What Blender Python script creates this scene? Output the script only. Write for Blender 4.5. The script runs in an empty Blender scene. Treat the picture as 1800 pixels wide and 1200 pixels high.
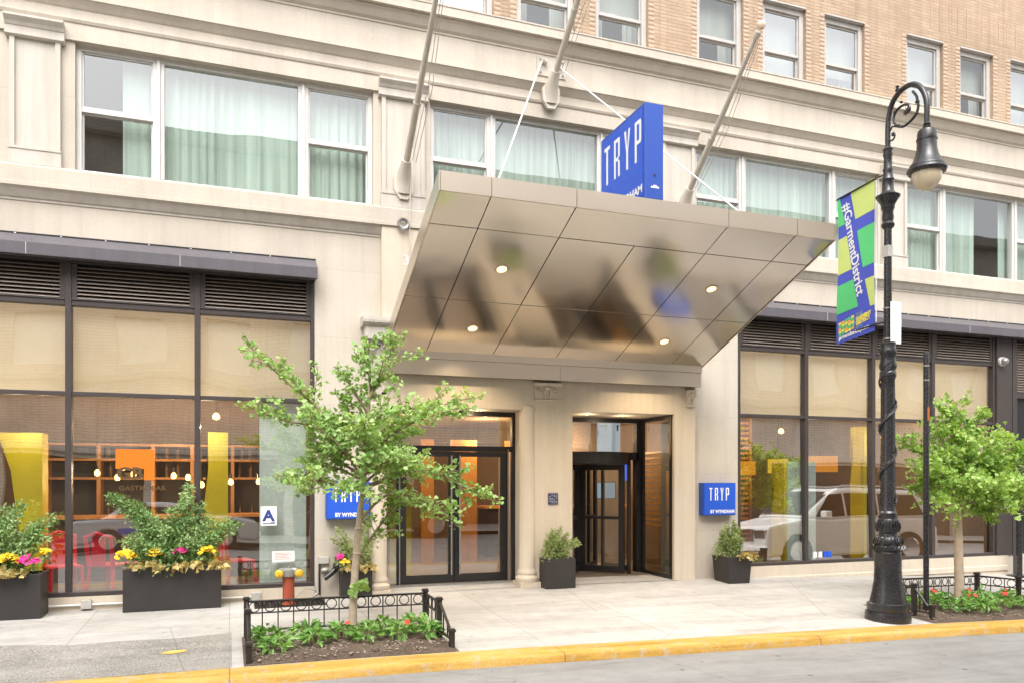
import bpy, bmesh, math, random
from mathutils import Vector, Matrix
R = math.radians
scene = bpy.context.scene
COL = scene.collection
rnd = random.Random(7)

# ------------------------------------------------------------------ helpers
class MB:
    """collects faces (with material slots) and links them as ONE mesh object"""
    def __init__(s): s.v = []; s.f = []; s.m = []
    def face(s, pts, m=0):
        n = len(s.v); s.v += [tuple(p) for p in pts]; s.f.append(tuple(range(n, n+len(pts)))); s.m.append(m)
    def box(s, x0, x1, y0, y1, z0, z1, m=0):
        n = len(s.v)
        s.v += [(x0,y0,z0),(x1,y0,z0),(x1,y1,z0),(x0,y1,z0),(x0,y0,z1),(x1,y0,z1),(x1,y1,z1),(x0,y1,z1)]
        for q in ((0,3,2,1),(4,5,6,7),(0,1,5,4),(1,2,6,5),(2,3,7,6),(3,0,4,7)):
            s.f.append(tuple(n+i for i in q)); s.m.append(m)
    def prism(s, prof, x0, x1, m=0, caps=True):
        """closed (y,z) outline swept along X"""
        k = len(prof); n = len(s.v)
        s.v += [(x0,y,z) for y,z in prof] + [(x1,y,z) for y,z in prof]
        for i in range(k):
            j = (i+1) % k
            s.f.append((n+i, n+j, n+k+j, n+k+i)); s.m.append(m)
        if caps:
            s.f.append(tuple(n+i for i in range(k))[::-1]); s.m.append(m)
            s.f.append(tuple(n+k+i for i in range(k))); s.m.append(m)
    def plate(s, outline, y0, y1, m=0):
        """closed (x,z) outline given thickness along Y"""
        k = len(outline); n = len(s.v)
        s.v += [(x,y0,z) for x,z in outline] + [(x,y1,z) for x,z in outline]
        for i in range(k):
            j = (i+1) % k
            s.f.append((n+i, n+j, n+k+j, n+k+i)); s.m.append(m)
        s.f.append(tuple(n+i for i in range(k))); s.m.append(m)
        s.f.append(tuple(n+k+i for i in range(k))[::-1]); s.m.append(m)
    def tube(s, pts, rad, n=8, m=0, cap=True):
        pts = [Vector(p) for p in pts]
        if not isinstance(rad, (list, tuple)): rad = [rad]*len(pts)
        rings = []; prev = None
        for i, p in enumerate(pts):
            d = (pts[min(i+1,len(pts)-1)] - pts[max(i-1,0)]).normalized()
            if prev is None:
                a = d.orthogonal().normalized()
            else:
                a = (prev - d*prev.dot(d))
                a = a.normalized() if a.length > 1e-6 else d.orthogonal().normalized()
            prev = a; b = d.cross(a)
            base = len(s.v)
            for k in range(n):
                t = 2*math.pi*k/n
                s.v.append(tuple(p + (a*math.cos(t) + b*math.sin(t))*rad[i]))
            rings.append(base)
        for a, b in zip(rings, rings[1:]):
            for k in range(n):
                j = (k+1) % n
                s.f.append((a+k, a+j, b+j, b+k)); s.m.append(m)
        if cap:
            s.f.append(tuple(rings[0]+k for k in range(n))[::-1]); s.m.append(m)
            s.f.append(tuple(rings[-1]+k for k in range(n))); s.m.append(m)
    def lathe(s, prof, c=(0,0,0), n=24, m=0, flute=0, fl=(0,0)):
        """(r,z) profile turned about the vertical through c"""
        rings = []
        for r, z in prof:
            base = len(s.v)
            for k in range(n):
                t = 2*math.pi*k/n
                rr = r
                if flute and fl[0] <= z <= fl[1]: rr = r*(1 - .09*(k % 2))
                s.v.append((c[0]+rr*math.cos(t), c[1]+rr*math.sin(t), c[2]+z))
            rings.append(base)
        for a, b in zip(rings, rings[1:]):
            for k in range(n):
                j = (k+1) % n
                s.f.append((a+k, a+j, b+j, b+k)); s.m.append(m)
        s.f.append(tuple(rings[0]+k for k in range(n))[::-1]); s.m.append(m)
        s.f.append(tuple(rings[-1]+k for k in range(n))); s.m.append(m)
    def ring(s, c, r, t, axis, n=18, m=0):
        """thin round bar bent to a ring, lying in the plane of `axis` and Z"""
        ax = Vector(axis); pts = []
        nv = ax.cross(Vector((0,0,1)))
        base = len(s.v); q = 5
        for i in range(n):
            a = 2*math.pi*i/n
            d = ax*math.cos(a) + Vector((0,0,1))*math.sin(a)
            for k in range(q):
                b = 2*math.pi*k/q
                s.v.append(tuple(Vector(c) + d*(r + t*math.cos(b)) + nv*(t*math.sin(b))))
        for i in range(n):
            for k in range(q):
                s.f.append((base+i*q+k, base+i*q+(k+1)%q, base+((i+1)%n)*q+(k+1)%q, base+((i+1)%n)*q+k)); s.m.append(m)
    def obj_text(s, txt, size, org, u, w, bold=0, align='LEFT', m=0, sx=1):
        """built-in font outlines laid flat on the plane (org,u,w)"""
        c = bpy.data.curves.new('lettering', 'FONT'); c.body = txt; c.size = size; c.offset = bold; c.align_x = align
        c.resolution_u = 3
        o = bpy.data.objects.new('lettering', c); COL.objects.link(o)
        me = bpy.data.meshes.new_from_object(o.evaluated_get(bpy.context.evaluated_depsgraph_get()))
        bpy.data.objects.remove(o); bpy.data.curves.remove(c)
        org, u, w = Vector(org), Vector(u), Vector(w); n = len(s.v)
        s.v += [tuple(org + u*(v.co.x*sx) + w*v.co.y) for v in me.vertices]
        for p in me.polygons: s.f.append(tuple(n+i for i in p.vertices)); s.m.append(m)
        bpy.data.meshes.remove(me)
    def build(s, name, mats, parent=None, smooth=False, origin=None, bevel=0):
        o0 = Vector(origin) if origin is not None else (Vector(parent['_o']) if parent is not None and '_o' in parent else Vector((0,0,0)))
        me = bpy.data.meshes.new(name)
        me.from_pydata([tuple(Vector(v)-o0) for v in s.v], [], s.f)
        if not isinstance(mats, (list, tuple)): mats = [mats]
        for mm in mats: me.materials.append(mm)
        me.polygons.foreach_set('material_index', s.m)
        if smooth: me.polygons.foreach_set('use_smooth', [True]*len(me.polygons))
        me.update()
        if smooth:
            bm = bmesh.new(); bm.from_mesh(me); bmesh.ops.remove_doubles(bm, verts=bm.verts, dist=1e-5)
            for e in bm.edges:
                if len(e.link_faces) == 2 and e.calc_face_angle(0) > R(38): e.smooth = False
            bm.to_mesh(me); bm.free()
        o = bpy.data.objects.new(name, me); COL.objects.link(o)
        if parent is not None:
            o.parent = parent; o['_o'] = tuple(o0)
        else:
            o.location = o0; o['_o'] = tuple(o0)
        if bevel:
            b = o.modifiers.new('edge', 'BEVEL'); b.width = bevel; b.segments = 2; b.limit_method = 'ANGLE'; b.angle_limit = R(40)
        return o

def tag(o, label=None, cat=None, group=None, kind=None):
    if label: o['label'] = label
    if cat: o['category'] = cat
    if group: o['group'] = group
    if kind: o['kind'] = kind
    return o
def thing(name, loc, label, cat, group=None):
    o = bpy.data.objects.new(name, None); o.empty_display_size = .1
    COL.objects.link(o); o.location = loc; o['_o'] = tuple(loc)
    return tag(o, label, cat, group)
def dup(o, loc, rz=0, label=None, group=None, scale=None):
    """copy of a thing with copies of its parts and sub-parts"""
    def cp(a, par):
        c = a.copy(); COL.objects.link(c)
        if par is not None: c.parent = par
        for ch in a.children: cp(ch, c)
        return c
    c = cp(o, None); c.location = loc; c.rotation_euler = (0,0,rz)
    if scale: c.scale = (scale,)*3
    if label: c['label'] = label
    if group: c['group'] = group
    return c

# ------------------------------------------------------------------ materials
def nt(name):
    m = bpy.data.materials.new(name); m.use_nodes = True
    t = m.node_tree; t.nodes.clear()
    out = t.nodes.new('ShaderNodeOutputMaterial')
    return m, t, out
def N(t, kind, **kw):
    n = t.nodes.new(kind)
    for k, v in kw.items():
        if k in n.inputs: n.inputs[k].default_value = v
        else: setattr(n, k, v)
    return n
def noise(t, vec, scale, detail=4, rough=.55):
    n = N(t, 'ShaderNodeTexNoise'); n.inputs['Scale'].default_value = scale
    n.inputs['Detail'].default_value = detail; n.inputs['Roughness'].default_value = rough
    t.links.new(vec, n.inputs['Vector']); return n.outputs['Fac']
def ramp(t, fac, stops):
    r = N(t, 'ShaderNodeValToRGB'); cr = r.color_ramp
    while len(cr.elements) < len(stops): cr.elements.new(.5)
    for e, (p, c) in zip(cr.elements, stops):
        e.position = p; e.color = (*c, 1) if len(c) == 3 else c
    t.links.new(fac, r.inputs['Fac']); return r.outputs['Color']
def mix(t, a, b, fac, mode='MIX'):
    n = N(t, 'ShaderNodeMix'); n.data_type = 'RGBA'; n.blend_type = mode
    for s, v in ((n.inputs[6], a), (n.inputs[7], b), (n.inputs[0], fac)):
        if isinstance(v, (int, float)): s.default_value = v
        elif isinstance(v, tuple): s.default_value = (*v, 1)
        else: t.links.new(v, s)
    return n.outputs[2]
def objvec(t): return N(t, 'ShaderNodeTexCoord').outputs['Object']
def geovec(t): return N(t, 'ShaderNodeNewGeometry').outputs['Position']
def pm(name, col, rough=.5, metal=0, var=.12, vs=4, bump=0, bs=60, spec=.5, coat=0, streak=0):
    """painted / plain surface with uneven colour and a little relief"""
    m, t, out = nt(name); p = N(t, 'ShaderNodeBsdfPrincipled')
    v = geovec(t)
    a = noise(t, v, vs); b = noise(t, v, vs*9, 3)
    dark = tuple(c*(1-var) for c in col); lite = tuple(min(1, c*(1+var)) for c in col)
    c = ramp(t, a, [(.3, dark), (.7, lite)])
    c = mix(t, c, ramp(t, b, [(.35, tuple(x*(1-var*.6) for x in col)), (.65, lite)]), .35)
    if streak:
        mp = N(t, 'ShaderNodeMapping'); mp.inputs['Scale'].default_value = (9, 9, .35); t.links.new(v, mp.inputs[0])
        sf = noise(t, mp.outputs[0], 1.0, 5, .6)
        c = mix(t, c, ramp(t, sf, [(.42, (1,1,1)), (.75, (1-streak, 1-streak*1.08, 1-streak*1.2))]), 1, 'MULTIPLY')
    t.links.new(c, p.inputs['Base Color'])
    rr = ramp(t, b, [(.3, (max(0, rough-.08),)*3), (.7, (min(1, rough+.1),)*3)])
    t.links.new(rr, p.inputs['Roughness']); p.inputs['Metallic'].default_value = metal
    p.inputs['Specular IOR Level'].default_value = spec; p.inputs['Coat Weight'].default_value = coat
    if bump:
        bn = N(t, 'ShaderNodeBump'); bn.inputs['Strength'].default_value = bump; bn.inputs['Distance'].default_value = .01
        t.links.new(noise(t, v, bs, 5, .6), bn.inputs['Height']); t.links.new(bn.outputs[0], p.inputs['Normal'])
    t.links.new(p.outputs[0], out.inputs[0]); return m
def emit(name, col, s):
    m, t, out = nt(name); e = N(t, 'ShaderNodeEmission'); e.inputs[0].default_value = (*col, 1); e.inputs[1].default_value = s
    t.links.new(e.outputs[0], out.inputs[0]); return m
def wallvec(t, sx=1, sz=1):
    """world position folded so that X and Y faces both read as (along, up)"""
    g = geovec(t); sp = N(t, 'ShaderNodeSeparateXYZ'); t.links.new(g, sp.inputs[0])
    ad = N(t, 'ShaderNodeMath', operation='ADD'); t.links.new(sp.outputs[0], ad.inputs[0]); t.links.new(sp.outputs[1], ad.inputs[1])
    cb = N(t, 'ShaderNodeCombineXYZ'); t.links.new(ad.outputs[0], cb.inputs[0]); t.links.new(sp.outputs[2], cb.inputs[1])
    return cb.outputs[0], g
def masonry(name, c1, c2, mortar, bw, bh, ms, rough=.85, bump=.4, stain=.25, offset=.5, fine=120, streak=.15):
    m, t, out = nt(name); p = N(t, 'ShaderNodeBsdfPrincipled'); w, g = wallvec(t)
    b = N(t, 'ShaderNodeTexBrick'); t.links.new(w, b.inputs['Vector'])
    b.inputs['Color1'].default_value = (*c1, 1); b.inputs['Color2'].default_value = (*c2, 1); b.inputs['Mortar'].default_value = (*mortar, 1)
    b.inputs['Scale'].default_value = 1; b.inputs['Brick Width'].default_value = bw; b.inputs['Row Height'].default_value = bh
    b.inputs['Mortar Size'].default_value = ms; b.inputs['Mortar Smooth'].default_value = .2; b.offset = offset
    st = noise(t, g, .9, 6, .65)
    c = mix(t, b.outputs[0], ramp(t, st, [(.3, (1-stain, 1-stain*1.1, 1-stain*1.25)), (.62, (1.04, 1.03, 1.0))]), 1, 'MULTIPLY')
    c = mix(t, c, ramp(t, noise(t, g, 38, 4), [(.3, (.90, .89, .87)), (.7, (1.06, 1.06, 1.05))]), .5, 'MULTIPLY')
    mp = N(t, 'ShaderNodeMapping'); mp.inputs['Scale'].default_value = (7, 7, .3); t.links.new(g, mp.inputs[0])
    c = mix(t, c, ramp(t, noise(t, mp.outputs[0], 1, 6, .65), [(.45, (1, 1, 1)), (.8, (1-streak, 1-streak*1.1, 1-streak*1.2))]), 1, 'MULTIPLY')
    t.links.new(c, p.inputs['Base Color']); p.inputs['Roughness'].default_value = rough; p.inputs['Specular IOR Level'].default_value = .25
    bn = N(t, 'ShaderNodeBump'); bn.inputs['Strength'].default_value = bump; bn.inputs['Distance'].default_value = .012
    h = N(t, 'ShaderNodeMath', operation='MULTIPLY_ADD'); t.links.new(noise(t, g, fine, 4), h.inputs[0]); h.inputs[1].default_value = .35
    iv = N(t, 'ShaderNodeMath', operation='SUBTRACT'); iv.inputs[0].default_value = 1; t.links.new(b.outputs['Fac'], iv.inputs[1])
    t.links.new(iv.outputs[0], h.inputs[2]); t.links.new(h.outputs[0], bn.inputs['Height']); t.links.new(bn.outputs[0], p.inputs['Normal'])
    t.links.new(p.outputs[0], out.inputs[0]); return m
def glass(name, tint=(.93, .96, .94), base=.2, wav=.02, wscale=1.1, rough=0.0, refl=(1, 1, 1)):
    """thin architectural pane: see-through plus a slightly wavy reflection"""
    m, t, out = nt(name); g = geovec(t)
    tr = N(t, 'ShaderNodeBsdfTransparent'); tr.inputs[0].default_value = (*tint, 1)
    gl = N(t, 'ShaderNodeBsdfGlossy'); gl.inputs['Roughness'].default_value = rough; gl.inputs[0].default_value = (*refl, 1)
    nz = N(t, 'ShaderNodeTexNoise'); nz.inputs['Scale'].default_value = wscale; nz.inputs['Detail'].default_value = 1; nz.inputs['Roughness'].default_value = .35; t.links.new(g, nz.inputs['Vector'])
    sb = N(t, 'ShaderNodeVectorMath', operation='SUBTRACT'); sb.inputs[1].default_value = (.5, .5, .5); t.links.new(nz.outputs['Color'], sb.inputs[0])
    sc_ = N(t, 'ShaderNodeVectorMath', operation='SCALE'); sc_.inputs['Scale'].default_value = wav; t.links.new(sb.outputs[0], sc_.inputs[0])
    ge = N(t, 'ShaderNodeNewGeometry'); av = N(t, 'ShaderNodeVectorMath', operation='ADD'); t.links.new(ge.outputs['Normal'], av.inputs[0]); t.links.new(sc_.outputs[0], av.inputs[1])
    nm = N(t, 'ShaderNodeVectorMath', operation='NORMALIZE'); t.links.new(av.outputs[0], nm.inputs[0]); t.links.new(nm.outputs[0], gl.inputs['Normal'])
    dt = N(t, 'ShaderNodeVectorMath', operation='DOT_PRODUCT'); t.links.new(ge.outputs['Incoming'], dt.inputs[0]); t.links.new(ge.outputs['Normal'], dt.inputs[1])
    ab = N(t, 'ShaderNodeMath', operation='ABSOLUTE'); t.links.new(dt.outputs['Value'], ab.inputs[0])
    om = N(t, 'ShaderNodeMath', operation='SUBTRACT', use_clamp=True); om.inputs[0].default_value = 1; t.links.new(ab.outputs[0], om.inputs[1])
    pw = N(t, 'ShaderNodeMath', operation='POWER'); t.links.new(om.outputs[0], pw.inputs[0]); pw.inputs[1].default_value = 5
    ad = N(t, 'ShaderNodeMath', operation='MULTIPLY_ADD', use_clamp=True); t.links.new(pw.outputs[0], ad.inputs[0]); ad.inputs[1].default_value = .9; ad.inputs[2].default_value = base + .03
    mx = N(t, 'ShaderNodeMixShader'); t.links.new(ad.outputs[0], mx.inputs[0]); t.links.new(tr.outputs[0], mx.inputs[1]); t.links.new(gl.outputs[0], mx.inputs[2])
    t.links.new(mx.outputs[0], out.inputs[0]); return m
def leafmat(name, dark, mid, lite, scale=7, trans=.35):
    m, t, out = nt(name); g = geovec(t)
    f = N(t, 'ShaderNodeMath', operation='MULTIPLY_ADD'); t.links.new(noise(t, g, scale*9, 2), f.inputs[0]); f.inputs[1].default_value = .6
    hh = N(t, 'ShaderNodeMath', operation='MULTIPLY'); t.links.new(noise(t, g, scale*.6, 3), hh.inputs[0]); hh.inputs[1].default_value = .45
    t.links.new(hh.outputs[0], f.inputs[2])
    c = ramp(t, f.outputs[0], [(.3, dark), (.52, mid), (.75, lite)])
    p = N(t, 'ShaderNodeBsdfPrincipled'); t.links.new(c, p.inputs['Base Color']); p.inputs['Roughness'].default_value = .42; p.inputs['Specular IOR Level'].default_value = .4
    tl = N(t, 'ShaderNodeBsdfTranslucent'); c2 = mix(t, c, (1.3, 1.25, .55), 1, 'MULTIPLY'); t.links.new(c2, tl.inputs[0])
    mx = N(t, 'ShaderNodeMixShader'); mx.inputs[0].default_value = trans; t.links.new(p.outputs[0], mx.inputs[1]); t.links.new(tl.outputs[0], mx.inputs[2])
    t.links.new(mx.outputs[0], out.inputs[0]); return m
def cloth(name, col, trans=.35, rough=.9, sc=(14, 14, .25), lo=.66, hi=1.12):
    m, t, out = nt(name); g = geovec(t)
    mp = N(t, 'ShaderNodeMapping'); mp.inputs['Scale'].default_value = sc; t.links.new(g, mp.inputs[0])
    c = ramp(t, noise(t, mp.outputs[0], 1, 3), [(.3, tuple(x*lo for x in col)), (.7, tuple(min(1, x*hi) for x in col))])
    d = N(t, 'ShaderNodeBsdfDiffuse'); t.links.new(c, d.inputs[0])
    tl = N(t, 'ShaderNodeBsdfTranslucent'); t.links.new(c, tl.inputs[0])
    mx = N(t, 'ShaderNodeMixShader'); mx.inputs[0].default_value = trans; t.links.new(d.outputs[0], mx.inputs[1]); t.links.new(tl.outputs[0], mx.inputs[2])
    t.links.new(mx.outputs[0], out.inputs[0]); return m
def steel(name, col=(.64, .58, .51), rough=.24, scale=(1.5, 420, 420), dent=.02):
    m, t, out = nt(name); g = geovec(t); p = N(t, 'ShaderNodeBsdfPrincipled')
    mp = N(t, 'ShaderNodeMapping'); mp.inputs['Scale'].default_value = scale; t.links.new(g, mp.inputs[0])
    f = noise(t, mp.outputs[0], 1, 3)
    c = ramp(t, f, [(.3, tuple(x*.97 for x in col)), (.7, tuple(x*1.02 for x in col))]); t.links.new(c, p.inputs['Base Color'])
    p.inputs['Metallic'].default_value = 1; t.links.new(ramp(t, f, [(.3, (rough-.02,)*3), (.7, (rough+.03,)*3)]), p.inputs['Roughness'])
    lr = N(t, 'ShaderNodeMath', operation='MULTIPLY_ADD'); t.links.new(noise(t, g, 2.2, 5, .65), lr.inputs[0]); lr.inputs[1].default_value = .07; lr.inputs[2].default_value = rough-.03
    t.links.new(lr.outputs[0], p.inputs['Roughness'])
    bn = N(t, 'ShaderNodeBump'); bn.inputs['Strength'].default_value = .35; bn.inputs['Distance'].default_value = dent
    t.links.new(noise(t, g, 1.3, 1), bn.inputs['Height']); t.links.new(bn.outputs[0], p.inputs['Normal'])
    t.links.new(p.outputs[0], out.inputs[0]); return m
def ground(name, col, speck, scale=1.0, grain=220, gs=.5, bump=.35, rough=.9, joint=None, blot=.14):
    m, t, out = nt(name); g = geovec(t); p = N(t, 'ShaderNodeBsdfPrincipled')
    a = noise(t, g, .55*scale, 6, .6); b = noise(t, g, 5*scale, 5, .65); c3 = noise(t, g, grain, 3, .7)
    c = ramp(t, a, [(.3, tuple(x*(1-blot) for x in col)), (.7, tuple(x*(1+blot*.7) for x in col))])
    c = mix(t, c, ramp(t, b, [(.3, (.84, .83, .82)), (.66, (1.06, 1.06, 1.05))]), .75, 'MULTIPLY')
    c = mix(t, c, speck, mix(t, (0, 0, 0), (1, 1, 1), ramp(t, c3, [(.55, (0, 0, 0)), (.72, (gs, gs, gs))])))
    if gs > .85: c = mix(t, c, ramp(t, noise(t, g, grain*1.2, 3, .7), [(.36, (.30, .29, .28)), (.48, (1, 1, 1))]), .85, 'MULTIPLY')
    sp = noise(t, g, 13, 2, .5)
    c = mix(t, c, ramp(t, sp, [(.24, (.55, .53, .5)), (.31, (1, 1, 1))]), .8, 'MULTIPLY')
    h = c3
    vo = N(t, 'ShaderNodeTexVoronoi'); vo.inputs['Scale'].default_value = 2.1; t.links.new(g, vo.inputs['Vector'])
    c = mix(t, c, ramp(t, vo.outputs['Distance'], [(.045, (.38, .365, .35)), (.062, (1, 1, 1))]), .85, 'MULTIPLY')
    st = N(t, 'ShaderNodeMapping'); st.inputs['Scale'].default_value = (.35, 2.2, 1); t.links.new(g, st.inputs[0])
    c = mix(t, c, ramp(t, noise(t, st.outputs[0], 1.2, 7, .7), [(.36, (.74, .725, .705)), (.56, (1.04, 1.04, 1.03))]), .65, 'MULTIPLY')
    vc = N(t, 'ShaderNodeTexVoronoi', feature='DISTANCE_TO_EDGE'); vc.inputs['Scale'].default_value = .38
    wv = mix(t, g, N(t, 'ShaderNodeTexNoise', Scale=2.2, Detail=5).outputs['Color'], .06); t.links.new(wv, vc.inputs['Vector'])
    c = mix(t, c, ramp(t, vc.outputs['Distance'], [(.0015, (.45, .43, .41)), (.004, (1, 1, 1))]), .5, 'MULTIPLY')
    if joint:
        w = N(t, 'ShaderNodeTexBrick'); t.links.new(g, w.inputs['Vector']); w.offset = 0
        w.inputs['Scale'].default_value = 1; w.inputs['Brick Width'].default_value = joint[0]; w.inputs['Row Height'].default_value = joint[1]
        w.inputs['Mortar Size'].default_value = .006; w.inputs['Color1'].default_value = (1, 1, 1, 1); w.inputs['Color2'].default_value = (.92, .915, .91, 1); w.inputs['Mortar'].default_value = (.70, .69, .67, 1)
        c = mix(t, c, w.outputs[0], 1, 'MULTIPLY')
    t.links.new(c, p.inputs['Base Color']); p.inputs['Roughness'].default_value = rough; p.inputs['Specular IOR Level'].default_value = .3
    bn = N(t, 'ShaderNodeBump'); bn.inputs['Strength'].default_value = bump; bn.inputs['Distance'].default_value = .006
    t.links.new(h, bn.inputs['Height']); t.links.new(bn.outputs[0], p.inputs['Normal'])
    t.links.new(p.outputs[0], out.inputs[0]); return m

M = {}
M['stone'] = masonry('limestone', (.57, .518, .452), (.54, .488, .424), (.46, .415, .36), 1.72, .92, .003, stain=.12, bump=.10, streak=.12)
M['trim'] = pm('limestone_trim', (.55, .505, .45), .85, var=.05, vs=2, bump=.15, bs=70, spec=.2, streak=.16)
M['stucco'] = pm('painted_stucco', (.60, .52, .42), .8, var=.06, vs=1.3, bump=.12, bs=90, spec=.2, streak=.1)  # tint warmed to hold the downlight glow under the canopy
M['brick'] = masonry('tan_brick', (.475, .36, .265), (.415, .305, .22), (.35, .265, .20), .30, .056, .006, stain=.2, bump=.7, streak=.22)
M['brickplain'] = pm('tan_brick_edge', (.46, .34, .255), .88, var=.2, vs=14, bump=.3, bs=90, spec=.2)
M['white'] = pm('white_frame', (.62, .60, .575), .45, var=.06, vs=3, streak=.1)
M['greyframe'] = pm('grey_frame', (.47, .445, .42), .5, var=.08, vs=3, streak=.12)
M['bronze'] = pm('dark_bronze', (.052, .041, .039), .42, var=.16, vs=5, spec=.5)
M['slat'] = pm('louver_slat', (.27, .215, .18), .45, var=.15, vs=6)
M['black'] = pm('black_metal', (.016, .015, .016), .35, var=.25, vs=9, spec=.5)
M['iron'] = pm('black_iron', (.02, .019, .021), .24, var=.25, vs=5, bump=.08, bs=40, spec=.6)
M['rail'] = pm('painted_fence', (.022, .017, .015), .4, var=.3, vs=15, bump=.2, bs=90)
M['awn'] = pm('awning_metal', (.105, .098, .112), .38, var=.1, vs=4, streak=.15)
M['steel'] = steel('brushed_steel', (.66, .61, .55), .14)
M['steel2'] = steel('band_steel', (.74, .655, .56), .30, (420, 2, 420), .0)
M['joint'] = pm('panel_joint', (.09, .075, .06), .6)
M['pole'] = pm('pole_paint', (.60, .54, .46), .35, var=.1, vs=6, spec=.5)
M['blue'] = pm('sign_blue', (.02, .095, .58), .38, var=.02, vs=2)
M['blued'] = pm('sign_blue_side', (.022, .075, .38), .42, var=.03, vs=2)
M['letter'] = pm('white_letter', (.82, .82, .82), .4, var=.03)
M['glass'] = glass('shop_glass', (.92, .94, .91), .35, .016, .9); M['glassr'] = glass('shop_glass_right', (.90, .92, .89), .46, .014, .9); M['glassdoor'] = glass('door_glass', (.92, .94, .91), .24, .012, .8); M['glassup'] = glass('transom_glass', (.94, .95, .93), .20, .03, .8)
M['glass2'] = glass('upper_glass', (.92, .97, .94), .13, .013, 1.0)
M['glass3'] = glass('sash_glass', (.80, .86, .84), .30, .02, 1.3); M['glass4'] = glass('sash_glass_clear', (.82, .86, .83), .10, .03, 1.3)
M['frost'] = pm('frosted_panel', (.76, .84, .79), .3, var=.14, vs=2.2)
M['shade'] = cloth('roller_shade', (.60, .53, .395), .4, sc=(.6, .6, .25), lo=.93, hi=1.04)
M['curtain'] = cloth('sheer_curtain', (.59, .695, .635), .25)  # default streaks paint pleat shading into the cloth colour
M['blind'] = cloth('window_blind', (.52, .53, .49), .25, sc=(5, 5, .3), lo=.85, hi=1.08)
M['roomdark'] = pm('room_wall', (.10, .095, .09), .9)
M['roomwarm'] = pm('lobby_wall', (.36, .235, .14), .8, var=.1, vs=2)
M['roomceil'] = pm('room_ceiling', (.30, .22, .15), .9)
M['roomfloor'] = pm('room_floor', (.16, .13, .105), .35, var=.25, vs=3)
M['wood'] = pm('shelf_wood', (.48, .235, .085), .55, var=.25, vs=6)
M['panel'] = pm('slat_wood', (.68, .33, .09), .5, var=.25, vs=5)
M['yellow'] = pm('yellow_paint', (.82, .64, .02), .5, var=.12, vs=3)
M['orange'] = pm('orange_vinyl', (.80, .165, .003), .5, var=.03)
M['red'] = pm('red_chair_paint', (.75, .02, .045), .35, var=.1)
M['bulb'] = emit('bulb_glow', (1, .55, .18), 9)
M['down'] = emit('downlight_glow', (1, .64, .30), 3.2)
M['downrim'] = pm('downlight_rim', (.55, .47, .38), .3, metal=.7)
M['lampo'] = emit('orange_lamp_shade', (1, .36, .03), 1.15)
M['lampy'] = emit('yellow_lamp_shade', (1, .58, .06), 1.2)
M['screen'] = emit('screen_blue', (.06, .2, .9), 1.2)
M['poster'] = emit('poster_glow', (.62, .72, .80), .75)
M['paper'] = pm('paper', (.78, .77, .75), .7, var=.03)
M['navy'] = pm('navy_ink', (.02, .05, .22), .6)
M['navyplaque'] = pm('navy_plaque', (.045, .05, .13), .4)
M['leaf_g'] = leafmat('ginkgo_leaf', (.08, .19, .04), (.32, .50, .16), (.70, .80, .44), 3.5, .36)  # dark and pale stops put inner shade and highlights into the colour
M['leaf_t2'] = leafmat('street_tree_leaf', (.08, .19, .03), (.34, .52, .12), (.74, .84, .42), 3.5, .38)
M['leaf_b'] = leafmat('boxwood_leaf', (.04, .11, .03), (.21, .35, .12), (.64, .75, .44), 6, .25)
M['leaf_y'] = leafmat('light_shrub_leaf', (.08, .14, .04), (.29, .37, .13), (.66, .70, .40), 6, .25)
M['leaf_bed'] = leafmat('bedding_leaf', (.04, .13, .025), (.15, .31, .06), (.48, .60, .24), 5, .25)
M['leaf_c'] = leafmat('coleus_leaf', (.26, .09, .06), (.50, .40, .15), (.72, .64, .34), 11, .25)
M['fl_y'] = pm('yellow_petal', (.90, .55, .015), .6, var=.15, vs=30)
M['fl_p'] = pm('pink_petal', (.80, .035, .30), .6, var=.15, vs=30)
M['fl_r'] = pm('red_petal', (.78, .035, .04), .6, var=.15, vs=30)
M['bark'] = pm('young_bark', (.44, .35, .26), .85, var=.22, vs=12, bump=.6, bs=45, spec=.15)
M['twig'] = pm('twig_bark', (.26, .20, .12), .85, var=.2, vs=14)
M['soil'] = ground('mulch', (.10, .07, .052), (.34, .28, .22), 3, 55, .75, 1.2, blot=.3)
M['walk'] = ground('sidewalk_concrete', (.445, .425, .403), (.53, .51, .49), 1, 260, .35, .22, joint=(1.53, 1.53), blot=.10)
M['walkagg'] = ground('exposed_aggregate', (.30, .28, .255), (.60, .57, .53), 1.6, 48, .9, .8, blot=.25)
M['road'] = ground('asphalt', (.25, .245, .24), (.39, .38, .37), 1, 130, .5, .4, blot=.12)
M['plaster'] = pm('planter_fibre', (.030, .026, .025), .5, var=.2, vs=6, bump=.1, bs=60)
M['siam'] = pm('red_standpipe', (.33, .068, .03), .42, var=.15, vs=9, bump=.2)
M['capy'] = pm('yellow_cap', (.72, .44, .03), .4, var=.1)
M['silver'] = pm('grey_metal', (.36, .35, .34), .35, metal=.6, var=.15)
M['plastic'] = pm('white_plastic', (.74, .73, .70), .4, var=.04)
M['greybox'] = pm('grey_box', (.45, .43, .39), .5, var=.08)
M['opwall'] = masonry('banded_brick', (.80, .74, .67), (.76, .70, .63), (.55, .49, .43), .42, .105, .012, stain=.2, bump=.6)
M['opbase'] = pm('dark_shopfront', (.035, .028, .024), .5)
M['carw'] = pm('car_white', (.95, .94, .93), .3, var=.02, coat=.6)
M['carb'] = pm('car_black', (.02, .02, .022), .18, var=.05, coat=.7)
M['carglass'] = pm('car_glass', (.02, .03, .03), .06, var=.1)
M['tyre'] = pm('tyre', (.015, .015, .015), .8)
M['chrome'] = pm('chrome', (.7, .7, .7), .15, metal=1, var=.03)
M['globe'] = pm('lamp_globe', (.62, .52, .36), .18, var=.12, vs=8, coat=.5)
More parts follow.
